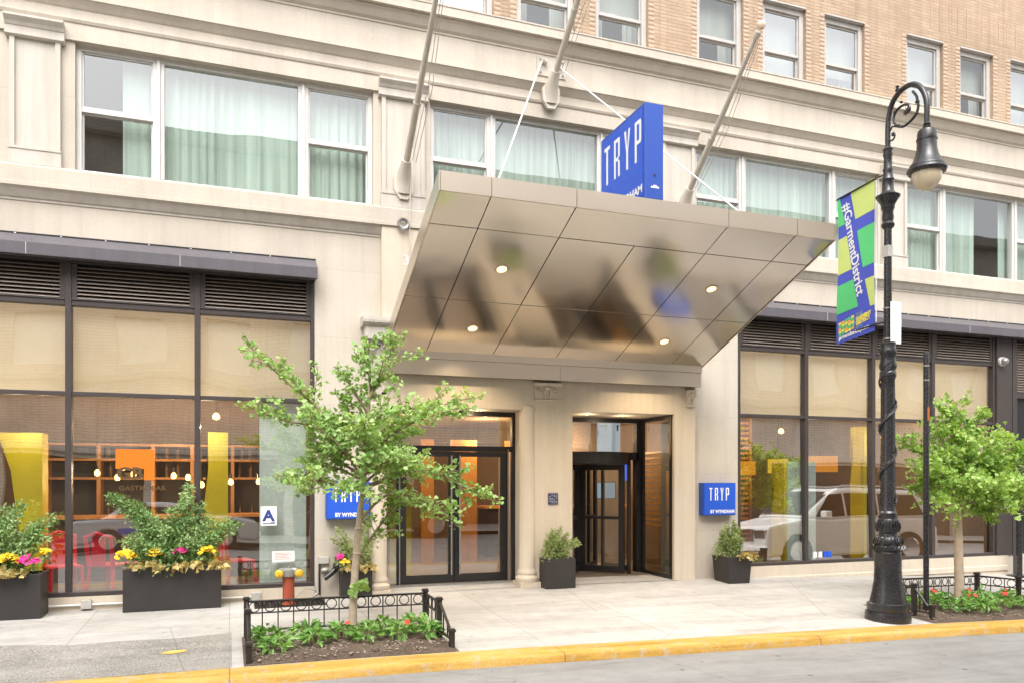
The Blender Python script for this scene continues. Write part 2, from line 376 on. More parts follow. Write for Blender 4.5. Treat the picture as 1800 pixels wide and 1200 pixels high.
# kerb paint, worn at its edges
def kerbpaint():
    m, t, out = nt('yellow_kerb_paint'); g = geovec(t); p = N(t, 'ShaderNodeBsdfPrincipled')
    mp = N(t, 'ShaderNodeMapping'); mp.inputs['Scale'].default_value = (.6, 5, 5); t.links.new(g, mp.inputs[0])
    c = ramp(t, noise(t, mp.outputs[0], 2, 6, .65), [(.25, (.34, .17, .02)), (.45, (.50, .285, .045)), (.7, (.58, .38, .12))])
    wear = ramp(t, noise(t, g, 9, 6, .7), [(.54, (0, 0, 0)), (.66, (.8, .8, .8))])
    c = mix(t, c, (.42, .36, .28), wear)
    c = mix(t, c, ramp(t, noise(t, g, 60, 3, .7), [(.35, (.8, .79, .76)), (.6, (1, 1, 1))]), 1, 'MULTIPLY')
    sx3 = N(t, 'ShaderNodeSeparateXYZ'); t.links.new(g, sx3.inputs[0]); pp = N(t, 'ShaderNodeMath', operation='PINGPONG'); t.links.new(sx3.outputs[0], pp.inputs[0]); pp.inputs[1].default_value = 1.55
    c = mix(t, c, ramp(t, pp.outputs[0], [(.0035, (.3, .26, .2)), (.008, (1, 1, 1))]), .8, 'MULTIPLY')
    c = mix(t, c, ramp(t, noise(t, mp.outputs[0], .9, 7, .7), [(.38, (.62, .56, .48)), (.5, (1, 1, 1))]), .6, 'MULTIPLY')
    t.links.new(c, p.inputs['Base Color']); p.inputs['Roughness'].default_value = .65
    bn = N(t, 'ShaderNodeBump'); bn.inputs['Strength'].default_value = .4; bn.inputs['Distance'].default_value = .006
    t.links.new(noise(t, g, 70, 5, .7), bn.inputs['Height']); t.links.new(bn.outputs[0], p.inputs['Normal'])
    t.links.new(p.outputs[0], out.inputs[0]); return m
M['kerb'] = kerbpaint()

# ------------------------------------------------------------------ camera, sky, sun
cam = bpy.data.cameras.new('camera'); co = bpy.data.objects.new('camera', cam); COL.objects.link(co)
F = 1384.; cam.sensor_width = 36; cam.lens = F/1800*36; cam.clip_end = 600; cam.clip_start = .05
TH = math.atan(F/3857); CD = 10.95
co.location = (0, -CD, 1.75); co.rotation_euler = (R(90), 0, -TH)
cam.shift_x = 0; cam.shift_y = (841-600)/1800
scene.camera = co
w = bpy.data.worlds.new('World'); scene.world = w; w.use_nodes = True; t = w.node_tree
bg = t.nodes['Background']; sky = t.nodes.new('ShaderNodeTexSky'); sky.sky_type = 'NISHITA'; sky.sun_disc = False
SEL, SAZ = R(56), R(200)
sky.sun_elevation = SEL; sky.sun_rotation = SAZ; sky.dust_density = 4; sky.air_density = 1.2; sky.ozone_density = 1
hs = t.nodes.new('ShaderNodeHueSaturation'); hs.inputs['Saturation'].default_value = .12; hs.inputs['Value'].default_value = 3.0
t.links.new(sky.outputs[0], hs.inputs['Color']); t.links.new(hs.outputs[0], bg.inputs[0]); bg.inputs[1].default_value = .15
sun = bpy.data.lights.new('sun', 'SUN'); sun.energy = 1.5; sun.angle = R(50); sun.color = (1, .955, .89)
so = bpy.data.objects.new('sun', sun); COL.objects.link(so)
sd = Vector((math.sin(SAZ)*math.cos(SEL), math.cos(SAZ)*math.cos(SEL), math.sin(SEL)))
so.rotation_euler = (-sd).to_track_quat('-Z', 'Y').to_euler(); so.location = (0, -20, 30)
scene.view_settings.view_transform = 'Standard'; scene.view_settings.look = 'None'; scene.view_settings.exposure = 0; scene.view_settings.gamma = 1
scene.cycles.caustics_reflective = False; scene.cycles.caustics_refractive = False
scene.cycles.max_bounces = 9; scene.cycles.transparent_max_bounces = 14; scene.cycles.sample_clamp_indirect = 4
scene.cycles.use_denoising = True
def bulb_or_fill_light(loc, e, col=(1, .62, .3), r=0.0):  # serves real bulbs and unseen fill lights alike
    l = bpy.data.lights.new('lamp_or_fill_light', 'POINT'); l.energy = e; l.color = col; l.shadow_soft_size = r
    o = bpy.data.objects.new('lamp_or_fill_light', l); COL.objects.link(o); o.location = loc; return o

# ------------------------------------------------------------------ ground
def itp(P, x):
    if x <= P[0][0]: return P[0][1]
    for (a, b), (c, d) in zip(P, P[1:]):
        if x <= c: return b + (d-b)*(x-a)/(c-a)
    return P[-1][1]
GK = [(-40, .075), (1, .075), (2.66, .057), (4.62, .022), (7.77, -.03), (9.74, -.081), (40, -.75)]
GF = [(-40, .13), (-1.27, .13), (4.11, .165), (6.5, .155), (8.2, .125), (10.3, .05), (14, -.065), (40, -.72)]
YK = -3.55
def gk(x): return itp(GK, x)
def gnd(x, y):
    s = min(1, max(0, (y-YK)/(0-YK))); return gk(x)*(1-s) + itp(GF, x)*s
def sheet(name, mat, xs, ys, zf, smooth=True):
    b = MB()
    nx, ny = len(xs), len(ys)
    b.v = [(x, y, zf(x, y)) for y in ys for x in xs]
    for j in range(ny-1):
        for i in range(nx-1):
            b.f.append((j*nx+i, j*nx+i+1, (j+1)*nx+i+1, (j+1)*nx+i)); b.m.append(0)
    return tag(b.build(name, mat, smooth=smooth), kind='structure')
def span(a, b, n): return [a+(b-a)*i/n for i in range(n+1)]
sheet('sidewalk', M['walk'], span(-36, 40, 152), span(YK, .02, 12), gnd)
agx = span(-36, .02, 72)
def agg_y(x): return -2.0 + .12*math.sin(x*1.7) + .05*math.sin(x*5.1)
b = MB()
for x0, x1 in zip(agx, agx[1:]):
    for k in range(6):
        ya0, ya1 = [YK+.004+(agg_y(x0)-YK)*s for s in (k/6, (k+1)/6)]
        yb0, yb1 = [YK+.004+(agg_y(x1)-YK)*s for s in (k/6, (k+1)/6)]
        b.face([(x0, ya0, gnd(x0, ya0)+.004), (x1, yb0, gnd(x1, yb0)+.004), (x1, yb1, gnd(x1, yb1)+.004), (x0, ya1, gnd(x0, ya1)+.004)])
tag(b.build('worn_pavement', M['walkagg'], smooth=True), kind='structure')
b = MB()
ks = span(-36, 40, 152)
kp = [(YK, 0), (YK-.24, -.004), (YK-.285, -.014), (YK-.305, -.035), (YK-.315, -.13)]
for x0, x1 in zip(ks, ks[1:]):
    for (ya, za), (yb, zb) in zip(kp, kp[1:]):
        b.face([(x0, ya, gk(x0)+za+.003), (x0, yb, gk(x0)+zb+.003), (x1, yb, gk(x1)+zb+.003), (x1, ya, gk(x1)+za+.003)])
tag(b.build('kerb', M['kerb'], smooth=True), kind='structure')
def roadz(x, y):
    s = (-3.85-y)/10.2
    return gk(x) - .095 + .12*4*s*(1-s)*.5
sheet('road', M['road'], span(-36, 40, 76), span(-14.05, YK-.30, 20), roadz)
sheet('far_sidewalk', M['walk'], span(-36, 40, 76), span(-18.5, -14.04, 4), lambda x, y: gk(x)+.03)

# ------------------------------------------------------------------ hotel building
hotel = thing('hotel_building', (0, 0, 0), 'pale limestone hotel facade with tan brick upper storey above the pavement', 'building')
def wall_face(mb, x0, x1, z0, z1, y, opens, depth, m=0, mr=None):
    """front face with openings (x0,x1,z0,z1[,depth]) and their reveals"""
    mr = m if mr is None else mr
    xs = sorted({x0, x1, *[o[0] for o in opens], *[o[1] for o in opens]}); zs = sorted({z0, z1, *[o[2] for o in opens], *[o[3] for o in opens]})
    xs = [x for x in xs if x0 <= x <= x1]; zs = [z for z in zs if z0 <= z <= z1]
    def hole(x, z): return any(o[0] < x < o[1] and o[2] < z < o[3] for o in opens)
    for a, c in zip(xs, xs[1:]):
        for e, g in zip(zs, zs[1:]):
            if not hole((a+c)/2, (e+g)/2): mb.face([(a, y, e), (c, y, e), (c, y, g), (a, y, g)], m)
    for o in opens:
        a, c, e, g = o[:4]; d = y + (o[4] if len(o) > 4 else depth)
        a = max(a, x0); c = min(c, x1)
        mb.face([(a, y, e), (a, y, g), (a, d, g), (a, d, e)], mr); dr = y+o[5] if len(o) > 5 else d
        mb.face([(c, y, g), (c, y, e), (c, dr, e), (c, dr, g)], mr)
        mb.face([(a, y, g), (c, y, g), (c, d, g), (a, d, g)], mr)
        if e > z0: mb.face([(c, y, e), (a, y, e), (a, d, e), (c, d, e)], mr)
XA, XB = -9.0, 25.0
W2 = [(-6.27, -2.60), (-1.79, 1.88), (2.69, 6.36), (7.08, 10.82), (11.49, 15.19), (15.9, 19.6)]
WZ = (5.52, 7.14)
PIL = [(-6.95, -6.39), (-2.48, -1.94), (1.99, 2.60), (6.43, 7.02), (10.88, 11.43), (15.26, 15.83)]
b = MB()
wall_face(b, XA, XB, -1.2, 5.12, 0, [(-8.9, 1.086, .30, 4.70), (7.88, 24.9, .30, 4.70), (1.98, 7.0, -1.2, 5.12)], .12)
wall_face(b, XA, XB, 5.12, 7.2, 0, [(a, c, *WZ) for a, c in W2], .16)
b.build('wall', M['stone'], hotel)
b = MB()   # projecting entrance bay
DL = (2.05, 4.13, -1.2, 2.77, .56); DR = (4.86, 6.62, -1.2, 2.77, 1.12, .06)
wall_face(b, 1.98, 7.0, -1.2, 5.26, -.1, [DL, DR], .5)
b.face([(1.98, -.1, -1.2), (1.98, 0.01, -1.2), (1.98, 0.01, 5.26), (1.98, -.1, 5.26)]); b.face([(7.0, -.1, 5.26), (7.0, .01, 5.26), (7.0, .01, -1.2), (7.0, -.1, -1.2)])
b.build('entrance_surround', M['stucco'], hotel)
# belt moulding + sill band
b = MB()
bm_prof = [(0.02, 5.10), (-.012, 5.105), (-.016, 5.135), (-.03, 5.14), (-.05, 5.17), (-.085, 5.225), (-.12, 5.25), (.02, 5.25)]
b.prism(bm_prof, XA, 1.975); b.prism(bm_prof, 7.005, XB)
b.build('belt_moulding', M['trim'], hotel)
b = MB()
b.prism([(.17, 5.252), (-.125, 5.252), (-.125, 5.30), (-.115, 5.305), (-.115, 5.49), (-.105, 5.515), (.17, 5.524)], XA, XB)
b.build('sill_band', M['stone'], hotel)
b = MB()
ent = [(.02, 7.13), (-.035, 7.13), (-.035, 7.335), (-.05, 7.345), (-.062, 7.375), (-.062, 7.39), (-.045, 7.40), (-.045, 7.50),
       (-.06, 7.515), (-.085, 7.55), (-.125, 7.60), (-.135, 7.602), (-.135, 7.63), (-.10, 7.64), (-.10, 8.03), (-.115, 8.04), (-.115, 8.06),
       (-.15, 8.09), (-.20, 8.17), (-.225, 8.19), (-.225, 8.215), (-.275, 8.22), (-.275, 8.335), (-.285, 8.345), (-.285, 8.362), (-.27, 8.372), (.3, 8.39), (.3, 7.13)]
b.prism(ent, XA, XB)
b.build('cornice', M['stone'], hotel)
# pilasters of the second storey
def pilaster(a, c):
    b = MB(); zt = 5.53
    b.box(a+.0, c-.0, -.035, .005, 5.73, 7.06)           # sunk panel ground
    b.box(a, a+.055, -.065, -.034, 5.74, 7.06); b.box(c-.055, c, -.065, -.034, 5.74, 7.06)
    b.prism([(.005, zt), (-.075, zt), (-.075, 5.70), (-.085, 5.705), (-.085, 5.73), (.005, 5.74)], a-.01, c+.01)
    b.prism([(.005, 7.05), (-.075, 7.05), (-.095, 7.065), (-.095, 7.085), (-.08, 7.09), (-.08, 7.17), (-.09, 7.175), (-.11, 7.21), (-.15, 7.25), (-.155, 7.255), (-.155, 7.285), (.005, 7.29)], a-.045, c+.045)
    return b.build('pilaster', M['trim'], hotel)
for a, c in PIL: pilaster(a, c)

def curtain_strip(mb, x0, x1, y, z0, z1, amp=.026, wl=.115, seed=0):
    r = random.Random(seed); n = max(6, int((x1-x0)/.014)); pts = []
    ph = r.random()*6
    for i in range(n+1):
        x = x0+(x1-x0)*i/n
        a = amp*(.55+.45*math.sin(x*3.1+ph))
        pts.append((x, y + a*math.sin(2*math.pi*(x+.02*math.sin(x*9+ph))/wl+ph), .0))
    zz = [z0, z0+.4*(z1-z0), z1-.14, z1-.05, z1]
    base = len(mb.v)
    for k, z in enumerate(zz):
        sq = 1.0 if k < 2 else (.75, .5, .3)[k-2]
        for (x, yy, _) in pts: mb.v.append((x, y+(yy-y)*sq, z))
    m = n+1
    for k in range(len(zz)-1):
        for i in range(n):
            mb.f.append((base+k*m+i, base+k*m+i+1, base+(k+1)*m+i+1, base+(k+1)*m+i)); mb.m.append(0)
# triple windows with curtains
def triple(a, c, gaps, seed):
    z0, z1 = WZ; yf = .10; b = MB(); fw = .06
    ml = [(a+.87, a+1.005), (c-1.005, c-.87)]
    b.box(a, c, yf-.03, yf+.07, z1-.075, z1); b.box(a, c, yf-.03, yf+.07, z0+.004, z0+.06)
    b.box(a, a+fw, yf-.03, yf+.07, z0+.06, z1-.075); b.box(c-fw, c, yf-.03, yf+.07, z0+.06, z1-.075)
    for p, q in ml:
        b.box(p, q, yf-.03, yf+.07, z0+.06, z1-.075); b.box((p+q)/2-.018, (p+q)/2+.018, yf-.055, yf-.028, z0+.05, z1-.05)
    fr = b.build('window', M['white'], hotel, bevel=.004)
    for p, q in ((a+fw, ml[0][0]), (ml[1][1], c-fw)):
        s = MB(); zm = 6.335
        s.box(p, q, yf-.02, yf+.03, zm-.022, zm+.03)
        for (u0, u1, w0, w1, yy) in ((p, q, zm+.03, z1-.075, yf-.005), (p, q, z0+.06, zm-.022, yf+.02)):
            s.box(u0, u0+.022, yy, yy+.03, w0, w1); s.box(u1-.022, u1, yy, yy+.03, w0, w1)
            s.box(u0+.022, u1-.022, yy, yy+.03, w1-.02, w1); s.box(u0+.022, u1-.022, yy, yy+.03, w0, w0+.02)
        s.build('sash', M['white'], fr)
        g = MB(); g.face([(p, yf+.012, zm), (q, yf+.012, zm), (q, yf+.012, z1-.07), (p, yf+.012, z1-.07)])
        g.face([(p, yf+.035, z0+.05), (q, yf+.035, z0+.05), (q, yf+.035, zm), (p, yf+.035, zm)])
        g.build('pane', M['glass2'], fr)
    g = MB(); g.face([(ml[0][1], yf+.02, z0+.05), (ml[1][0], yf+.02, z0+.05), (ml[1][0], yf+.02, z1-.07), (ml[0][1], yf+.02, z1-.07)])
    g.build('pane', M['glass2'], fr)
    cu = MB(); xs = a-.1
    segs = []; cur = a-.15
    for g0, g1 in sorted(gaps):
        segs.append((cur, g0)); cur = g1
    segs.append((cur, c+.15))
    for i, (p, q) in enumerate(segs):
        if q-p > .05: curtain_strip(cu, p, q, .27, z0-.1, z1+.04, seed=seed+i)
    cu.build('curtain', M['curtain'], fr, smooth=True)
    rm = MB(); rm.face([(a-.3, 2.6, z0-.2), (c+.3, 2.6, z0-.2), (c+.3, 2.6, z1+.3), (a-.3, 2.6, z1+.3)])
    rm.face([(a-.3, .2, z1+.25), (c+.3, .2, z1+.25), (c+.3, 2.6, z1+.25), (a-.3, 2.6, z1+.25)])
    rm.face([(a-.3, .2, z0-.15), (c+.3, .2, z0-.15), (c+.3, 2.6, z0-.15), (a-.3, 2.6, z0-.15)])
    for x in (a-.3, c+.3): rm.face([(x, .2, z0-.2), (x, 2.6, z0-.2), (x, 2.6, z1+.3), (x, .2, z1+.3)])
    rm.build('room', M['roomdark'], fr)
gaps = [[], [(-1.9, -1.29)], [], [], [(13.45, 14.05)], []]
for i, (a, c) in enumerate(W2): triple(a, c, gaps[i], 10*i)

# brick storey
U = [(-1.78, -.84), (-.45, .48), (.87, 1.80), (2.70, 3.65), (4.01, 4.95), (5.30, 6.22), (7.11, 8.0), (8.39, 9.27), (9.67, 10.54), (11.5, 12.37), (12.79, 13.62), (14.08, 14.92), (15.9, 16.75), (17.2, 18.05)]
UZ = (8.40, 9.78)
b = MB(); wall_face(b, XA, XB, 8.36, 13.2, .02, [(a, c, *UZ) for a, c in U], .2)
b.face([(XA, .02, 13.2), (XB, .02, 13.2), (XB, 9, 13.2), (XA, 9, 13.2)])
for x in (XA, XB): b.face([(x, 0, -1.2), (x, 9, -1.2), (x, 9, 13.2), (x, 0, 13.2)])
b.face([(XA, 9, -1.2), (XB, 9, -1.2), (XB, 9, 13.2), (XA, 9, 13.2)])
# rounded header bricks down the edge of every pier
z = 8.40; k = 0
while z < 13.0:
    for a, c in U:
        if z > UZ[1]-.02: break
        for p, q in ((c+.008, c+.105), (a-.105, a-.008)):
            b.prism([(.021, z+.004), (.015, z+.010), (.011, z+.032), (.015, z+.054), (.021, z+.060)], p, q, 1)
    z += .072; k += 1
for (a, c), (a2, c2) in zip(U, U[1:]):     # panel grooves between the storeys
    if a2-c < .6:
        for i in range(5):
            b.box(c-.3+i*.22, c-.29+i*.22, .008, .0205, 9.98, 10.5, 1)
b.build('brick_wall', [M['brick'], M['brickplain']], hotel)
def sash_window(a, c, seed):
    r = random.Random(seed); z0, z1 = UZ; yf = .13; b = MB(); f = .085
    b.box(a, c, yf-.05, yf+.06, z1-.12, z1-.003); b.prism([(yf-.05, z1-.03), (.0, z1-.03), (.0, z1-.005), (yf-.05, z1-.005)], a, c)
    b.box(a, a+f, yf-.05, yf+.06, z0, z1-.12); b.box(c-f, c, yf-.05, yf+.06, z0, z1-.12)
    b.box(a+f, c-f, yf-.05, yf+.06, z0, z0+.03)
    fr = b.build('sash_window', M['greyframe'], hotel, bevel=.004)
    s = MB(); zm = 8.975
    s.box(a+f, c-f, yf-.025, yf+.03, zm-.025, zm+.025)
    for (w0, w1, yy) in ((zm+.025, z1-.12, yf-.015), (z0+.03, zm-.025, yf+.015)):
        s.box(a+f, a+f+.03, yy, yy+.03, w0, w1); s.box(c-f-.03, c-f, yy, yy+.03, w0, w1); s.box(a+f+.03, c-f-.03, yy, yy+.03, w1-.03, w1)
    s.build('sash', M['greyframe'], fr)
    g = MB(); g.face([(a+f, yf, zm), (c-f, yf, zm), (c-f, yf, z1-.1), (a+f, yf, z1-.1)]); g.face([(a+f, yf+.03, z0), (c-f, yf+.03, z0), (c-f, yf+.03, zm), (a+f, yf+.03, zm)])
    g.build('pane', M['glass4' if seed in (45, 46, 44, 50) else 'glass3'], fr)
    cu = MB(); h = .72 if seed in (45, 46, 44, 50) else r.choice((.0, .2, .45))
    cu.face([(a, .30, z0+h), (c, .30, z0+h), (c, .30, z1), (a, .30, z1)])
    if h: curtain_strip(cu, a, a+.3*(c-a), .36, z0, z1, seed=seed); curtain_strip(cu, c-.3*(c-a), c, .36, z0, z1, seed=seed+3)
    cu.build('blind', M['blind'], fr)
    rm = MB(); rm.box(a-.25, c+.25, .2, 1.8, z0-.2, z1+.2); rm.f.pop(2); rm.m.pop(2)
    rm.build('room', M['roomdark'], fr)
for i, (a, c) in enumerate(U): sash_window(a, c, 40+i)

# ------------------------------------------------------------------ storefronts
def storefront(xl, xr, muls, lower='glass', tilt=0):
    yf = .05; b = MB()
    b.box(xl, xr, yf-.06, yf+.08, 4.40, 4.698)                         # head
    xs = [xl] + muls + [xr]
    mw = .035
    for x in muls: b.box(x-mw, x+mw, yf-.055, yf+.08, .36, 4.398)
    b.box(xl, xl+.05, yf-.055, yf+.08, .36, 4.398); b.box(xr-.05, xr, yf-.055, yf+.08, .36, 4.398)
    b.box(xl, xr, yf-.06, yf+.08, .302, .358)
    cells = []
    for x0, x1 in zip(xs, xs[1:]):
        p = x0 + (mw if x0 in muls else .05); q = x1 - (mw if x1 in muls else .05); cells.append((p, q))
        b.box(p, q, yf-.045, yf+.07, 2.775, 2.83); b.box(p, q, yf-.045, yf+.07, 3.88, 3.955)
        b.box(p, q, yf-.06, yf-.046, 3.945, 3.957)
    fr = b.build('storefront', M['bronze'], hotel, bevel=.004)
    for i, (p, q) in enumerate(cells):
        l = MB()
        n = 9; zl, zh = 3.965, 4.385
        for k in range(n):
            z = zl + (zh-zl)*k/n; h = (zh-zl)/n
            l.prism([(yf-.035, z+.004), (yf-.033, z+.014), (yf+.03, z+h*.95), (yf+.03, z+h*.78)], p+.06, q-.06)
        l.box(p, p+.06, yf-.04, yf+.04, 3.96, 4.395, 1); l.box(q-.06, q, yf-.04, yf+.04, 3.96, 4.395, 1)
        l.face([(p, yf+.06, 3.95), (q, yf+.06, 3.95), (q, yf+.06, 4.4), (p, yf+.06, 4.4)], 2)
        l.build('louver', [M['slat'], M['bronze'], M['black']], fr)
        g = MB(); g.face([(p-.01, yf, 2.82), (q+.01, yf, 2.82), (q+.01, yf, 3.89), (p-.01, yf, 3.89)]); g.build('pane', M['glassup'], fr)
        dz = tilt
        g = MB(); g.face([(p-.01, yf-dz, .35), (q+.01, yf-dz, .35), (q+.01, yf+dz, 2.785), (p-.01, yf+dz, 2.785)]); g.build('pane', M[lower], fr)
        s = MB(); s.face([(p-.02, yf+.10, 2.79), (q+.02, yf+.10, 2.79), (q+.02, yf+.10, 3.9), (p-.02, yf+.10, 3.9)])
        s.tube([(p-.01, yf+.095, 2.80), (q+.01, yf+.095, 2.80)], .014, 6)
        s.build('roller_shade', M['shade'], fr)
    return fr
storefront(-8.9, 1.086, [-7.76, -6.29, -4.815, -3.34, -1.865, -.39], tilt=.012)
storefront(7.881, 13.65, [9.273, 10.73, 12.12], 'glassr', tilt=.016)
# dark panelled bay and the next entrance at the far right
b = MB(); b.box(13.655, 14.12, -.02, .12, .30, 4.44); b.box(14.125, 14.22, -.01, .15, -.4, 4.44)
b.box(13.67, 13.70, -.03, -.019, .32, 4.42); b.box(14.08, 14.11, -.03, -.019, .32, 4.42)
b.box(14.22, 18.2, -.01, .12, 4.40, 4.698); b.box(14.22, 18.2, .0, .12, 3.30, 3.40)
for k in range(20): b.prism([(.0, 3.42+k*.048), (.0, 3.43+k*.048), (.06, 3.466+k*.048), (.06, 3.456+k*.048)], 14.22, 18.2, 1)
b.box(14.22, 18.2, .10, .14, 3.40, 4.40, 2); b.box(14.22, 18.2, .08, .14, -.4, 3.3, 2)
b.box(18.2, 24.9, .0, .14, -.4, 4.7, 0)
b.build('side_entrance', [M['bronze'], M['slat'], M['black']], hotel)
b = MB(); aw = [(.0, 4.705), (-.235, 4.555), (-.25, 4.545), (-.25, 4.405), (-.225, 4.40), (.0, 4.43)]
def awning(x0, x1):
    b = MB(); b.prism(aw, x0, x1); b.prism([(.0, 4.72), (-.012, 4.72), (-.012, 4.70), (.0, 4.70)], x0, x1, 1)
    x = x0+.2
    while x < x1-.1:
        b.lathe([(.012, 0), (.008, .01)], (x, -.012, 4.70), 6, 2); x += .49
    for xx in span(x0, x1, max(1, int((x1-x0)/1.55)))[1:-1]: b.box(xx-.004, xx+.004, -.2535, -.2495, 4.405, 4.545, 3)
    b.build('awning', [M['awn'], M['black'], M['plastic'], M['greybox']], hotel)
awning(-9.0, 1.10); awning(7.88, 24.0)

# ------------------------------------------------------------------ entrance: columns, capitals, doors, light
def round_column(x, y):
    g0 = gnd(x, 0); b = MB()
    b.box(x-.165, x+.165, y-.165, y+.165, g0-.1, g0+.07)
    b.lathe([(.165, .07), (.175, .09), (.175, .13), (.15, .155), (.142, .17), (.15, .19), (.15, .21), (.135, .235), (.128, .28), (.124, 1.2), (.118, 2.58), (.125, 2.6), (.125, 2.63), (.115, 2.66)], (x, y, g0), 28)
    b.build('column', M['stucco'], hotel, smooth=True)
round_column(4.16, -.02); round_column(1.93, -.03)
def capital(x0, x1, z0, z1, y):
    b = MB(); cx = (x0+x1)/2
    b.box(x0, x1, y-.03, y+.01, z0, z1-.045); b.prism([(y+.01, z1-.045), (y-.05, z1-.045), (y-.065, z1-.02), (y-.065, z1), (y+.01, z1)], x0-.015, x1+.015)
    b.prism([(y+.01, z0-.02), (y-.04, z0-.02), (y-.045, z0-.01), (y-.04, z0), (y+.01, z0)], x0-.005, x1+.005)
    for s in (-1, 1):                                   # volutes
        c = (cx+s*(x1-x0)*.3, y-.04, z1-.10); pts = []
        for i in range(26):
            a = i*.5; rr = .062*(1-i/30)
            pts.append((c[0]+s*rr*math.cos(a), c[1]-.004*i/6, c[2]+rr*math.sin(a)))
        b.tube(pts, .012, 6)
        b.tube([(cx+s*.02, y-.035, z1-.05), (cx+s*.05, y-.045, z1-.12), (cx+s*.03, y-.04, z0+.02)], [.018, .024, .012], 6)
    b.lathe([(.0, 0), (.04, .01), (.05, .04), (.03, .07), (.0, .08)], (cx, y-.03, z1-.11), 10)
    b.build('capital', M['stucco'], hotel, smooth=True)
capital(4.24, 4.65, 2.93, 3.17, -.1); capital(6.83, 6.97, 2.92, 3.16, -.1)
# bracket capital left of the canopy
b = MB()
b.prism([(.0, 3.83), (-.2, 3.83), (-.235, 3.86), (-.25, 3.91), (-.25, 3.95), (.0, 3.96)], 1.70, 2.12); b.box(1.74, 2.10, -.19, 0, 3.66, 3.83); b.box(1.80, 2.08, -.13, 0, 3.60, 3.66)
for k in range(14):
    b.lathe([(.0, 0), (.014, .006), (.014, .04), (.0, .05)], (1.715+k*.03, -.24, 3.87), 6)
for x in (1.85, 2.02):
    pts = [(x+.06*math.cos(a)*(1-a/14), -.11-.004*a, 3.56+.06*math.sin(a)*(1-a/14)) for a in [i*.5 for i in range(20)]]
    b.tube(pts, .012, 6)
b.box(1.86, 2.03, -.085, 0, 2.95, 3.60); b.box(1.84, 2.05, -.10, 0, 2.92, 2.95)
b.build('bracket_capital', M['trim'], hotel)
# double door
yd = .45; zf = .195
b = MB()
b.box(2.10, 4.13, yd-.04, yd+.06, 2.70, 2.768); b.box(2.10, 2.155, yd-.04, yd+.06, zf, 2.70); b.box(4.08, 4.135, yd-.04, yd+.06, zf, 2.70)
b.box(2.155, 4.08, yd-.04, yd+.06, 2.165, 2.245); b.box(2.30, 2.345, yd-.04, yd+.06, zf, 2.165); b.box(3.995, 4.03, yd-.04, yd+.06, zf, 2.165)
door = b.build('entrance_door', M['black'], hotel, bevel=.004)
for x0, x1, s in ((2.35, 3.165, 1), (3.175, 3.99, -1)):
    b = MB(); st = .085
    b.box(x0, x0+st, yd-.03, yd+.03, zf+.012, 2.16); b.box(x1-st, x1, yd-.03, yd+.03, zf+.012, 2.16)
    b.box(x0+st, x1-st, yd-.03, yd+.03, zf+.012, zf+.135); b.box(x0+st, x1-st, yd-.03, yd+.03, 2.085, 2.16)
    b.face([(x0+st, yd, zf+.13), (x1-st, yd, zf+.13), (x1-st, yd, 2.09), (x0+st, yd, 2.09)], 1)
    b.build('door_leaf', [M['black'], M['glassdoor']], door)
    b = MB(); hx = x1-.06 if s > 0 else x0+.06
    b.tube([(hx, yd-.09, .33), (hx, yd-.09, 2.10)], .013, 10)
    for z in (.5, 1.9): b.tube([(hx, yd-.09, z), (hx, yd-.028, z)], .009, 8)
    b.build('handle', M['silver'], door, smooth=True)
b = MB()
b.face([(2.155, yd, 2.24), (4.08, yd, 2.24), (4.08, yd, 2.71), (2.155, yd, 2.71)]); b.build('transom_pane', M['glass'], door)
for x0, x1 in ((2.155, 2.30), (4.03, 4.08)):
    b = MB(); b.face([(x0, yd, zf), (x1, yd, zf), (x1, yd, 2.17), (x0, yd, 2.17)]); b.build('side_pane', M['glass'], door)
b = MB(); b.box(2.10, 4.13, yd-.13, yd-.045, zf-.05, zf+.01); b.box(2.325, 2.34, yd-.055, yd-.041, zf, 2.2); b.box(4.003, 4.018, yd-.055, yd-.041, zf, 2.2)
b.build('threshold', M['silver'], door)
b = MB(); b.face([(2.0, -.11, gnd(2, 0)+.002), (4.2, -.11, gnd(4.1, 0)+.002), (4.2, .47, zf-.008), (2.0, .47, zf-.008)])
b.face([(4.80, -.11, gnd(4.9, 0)+.003), (6.7, -.11, gnd(6.6, 0)+.003), (6.7, 2.4, .175), (4.80, 2.4, .175)])
b.build('doorway_floor', M['walk'], hotel)
# revolving door
yr = 1.0
b = MB()
b.box(4.84, 6.64, yr-.04, yr+.06, 2.70, 2.768); b.box(4.84, 6.56, yr-.06, yr+.08, 2.075, 2.20); b.box(6.52, 6.615, yr-.06, yr+.08, .17, 2.70)
b.box(4.84, 4.93, yr-.06, yr+.08, .17, 2.70)
b.box(6.60, 6.645, -.04, .02, .15, 2.768); b.box(6.60, 6.645, .02, yr-.06, 2.70, 2.766); b.box(6.60, 6.645, .02, yr-.06, .15, .22); b.box(6.60, 6.645, yr-.13, yr-.06, .22, 2.70)
CX, CY, CR = 5.62, 1.28, .80
b.lathe([(CR+.04, 2.0), (CR+.05, 2.0), (CR+.05, 2.19), (.02, 2.19)], (CX, CY, 0), 40)
for sgn in (0, math.pi):
    pts = [(CX+(CR+.03)*math.cos(sgn+a), CY+(CR+.03)*math.sin(sgn+a)) for a in span(-.62, .62, 10)]
    for (p, q) in (pts[0], pts[-1]): b.tube([(p, q, .17), (p, q, 2.0)], .032, 8)
    for (p, q), (p2, q2) in zip(pts, pts[1:]):
        b.face([(p, q, .17), (p2, q2, .17), (p2, q2, .26), (p, q, .26)])
rev = b.build('revolving_door', M['black'], hotel)
b = MB()
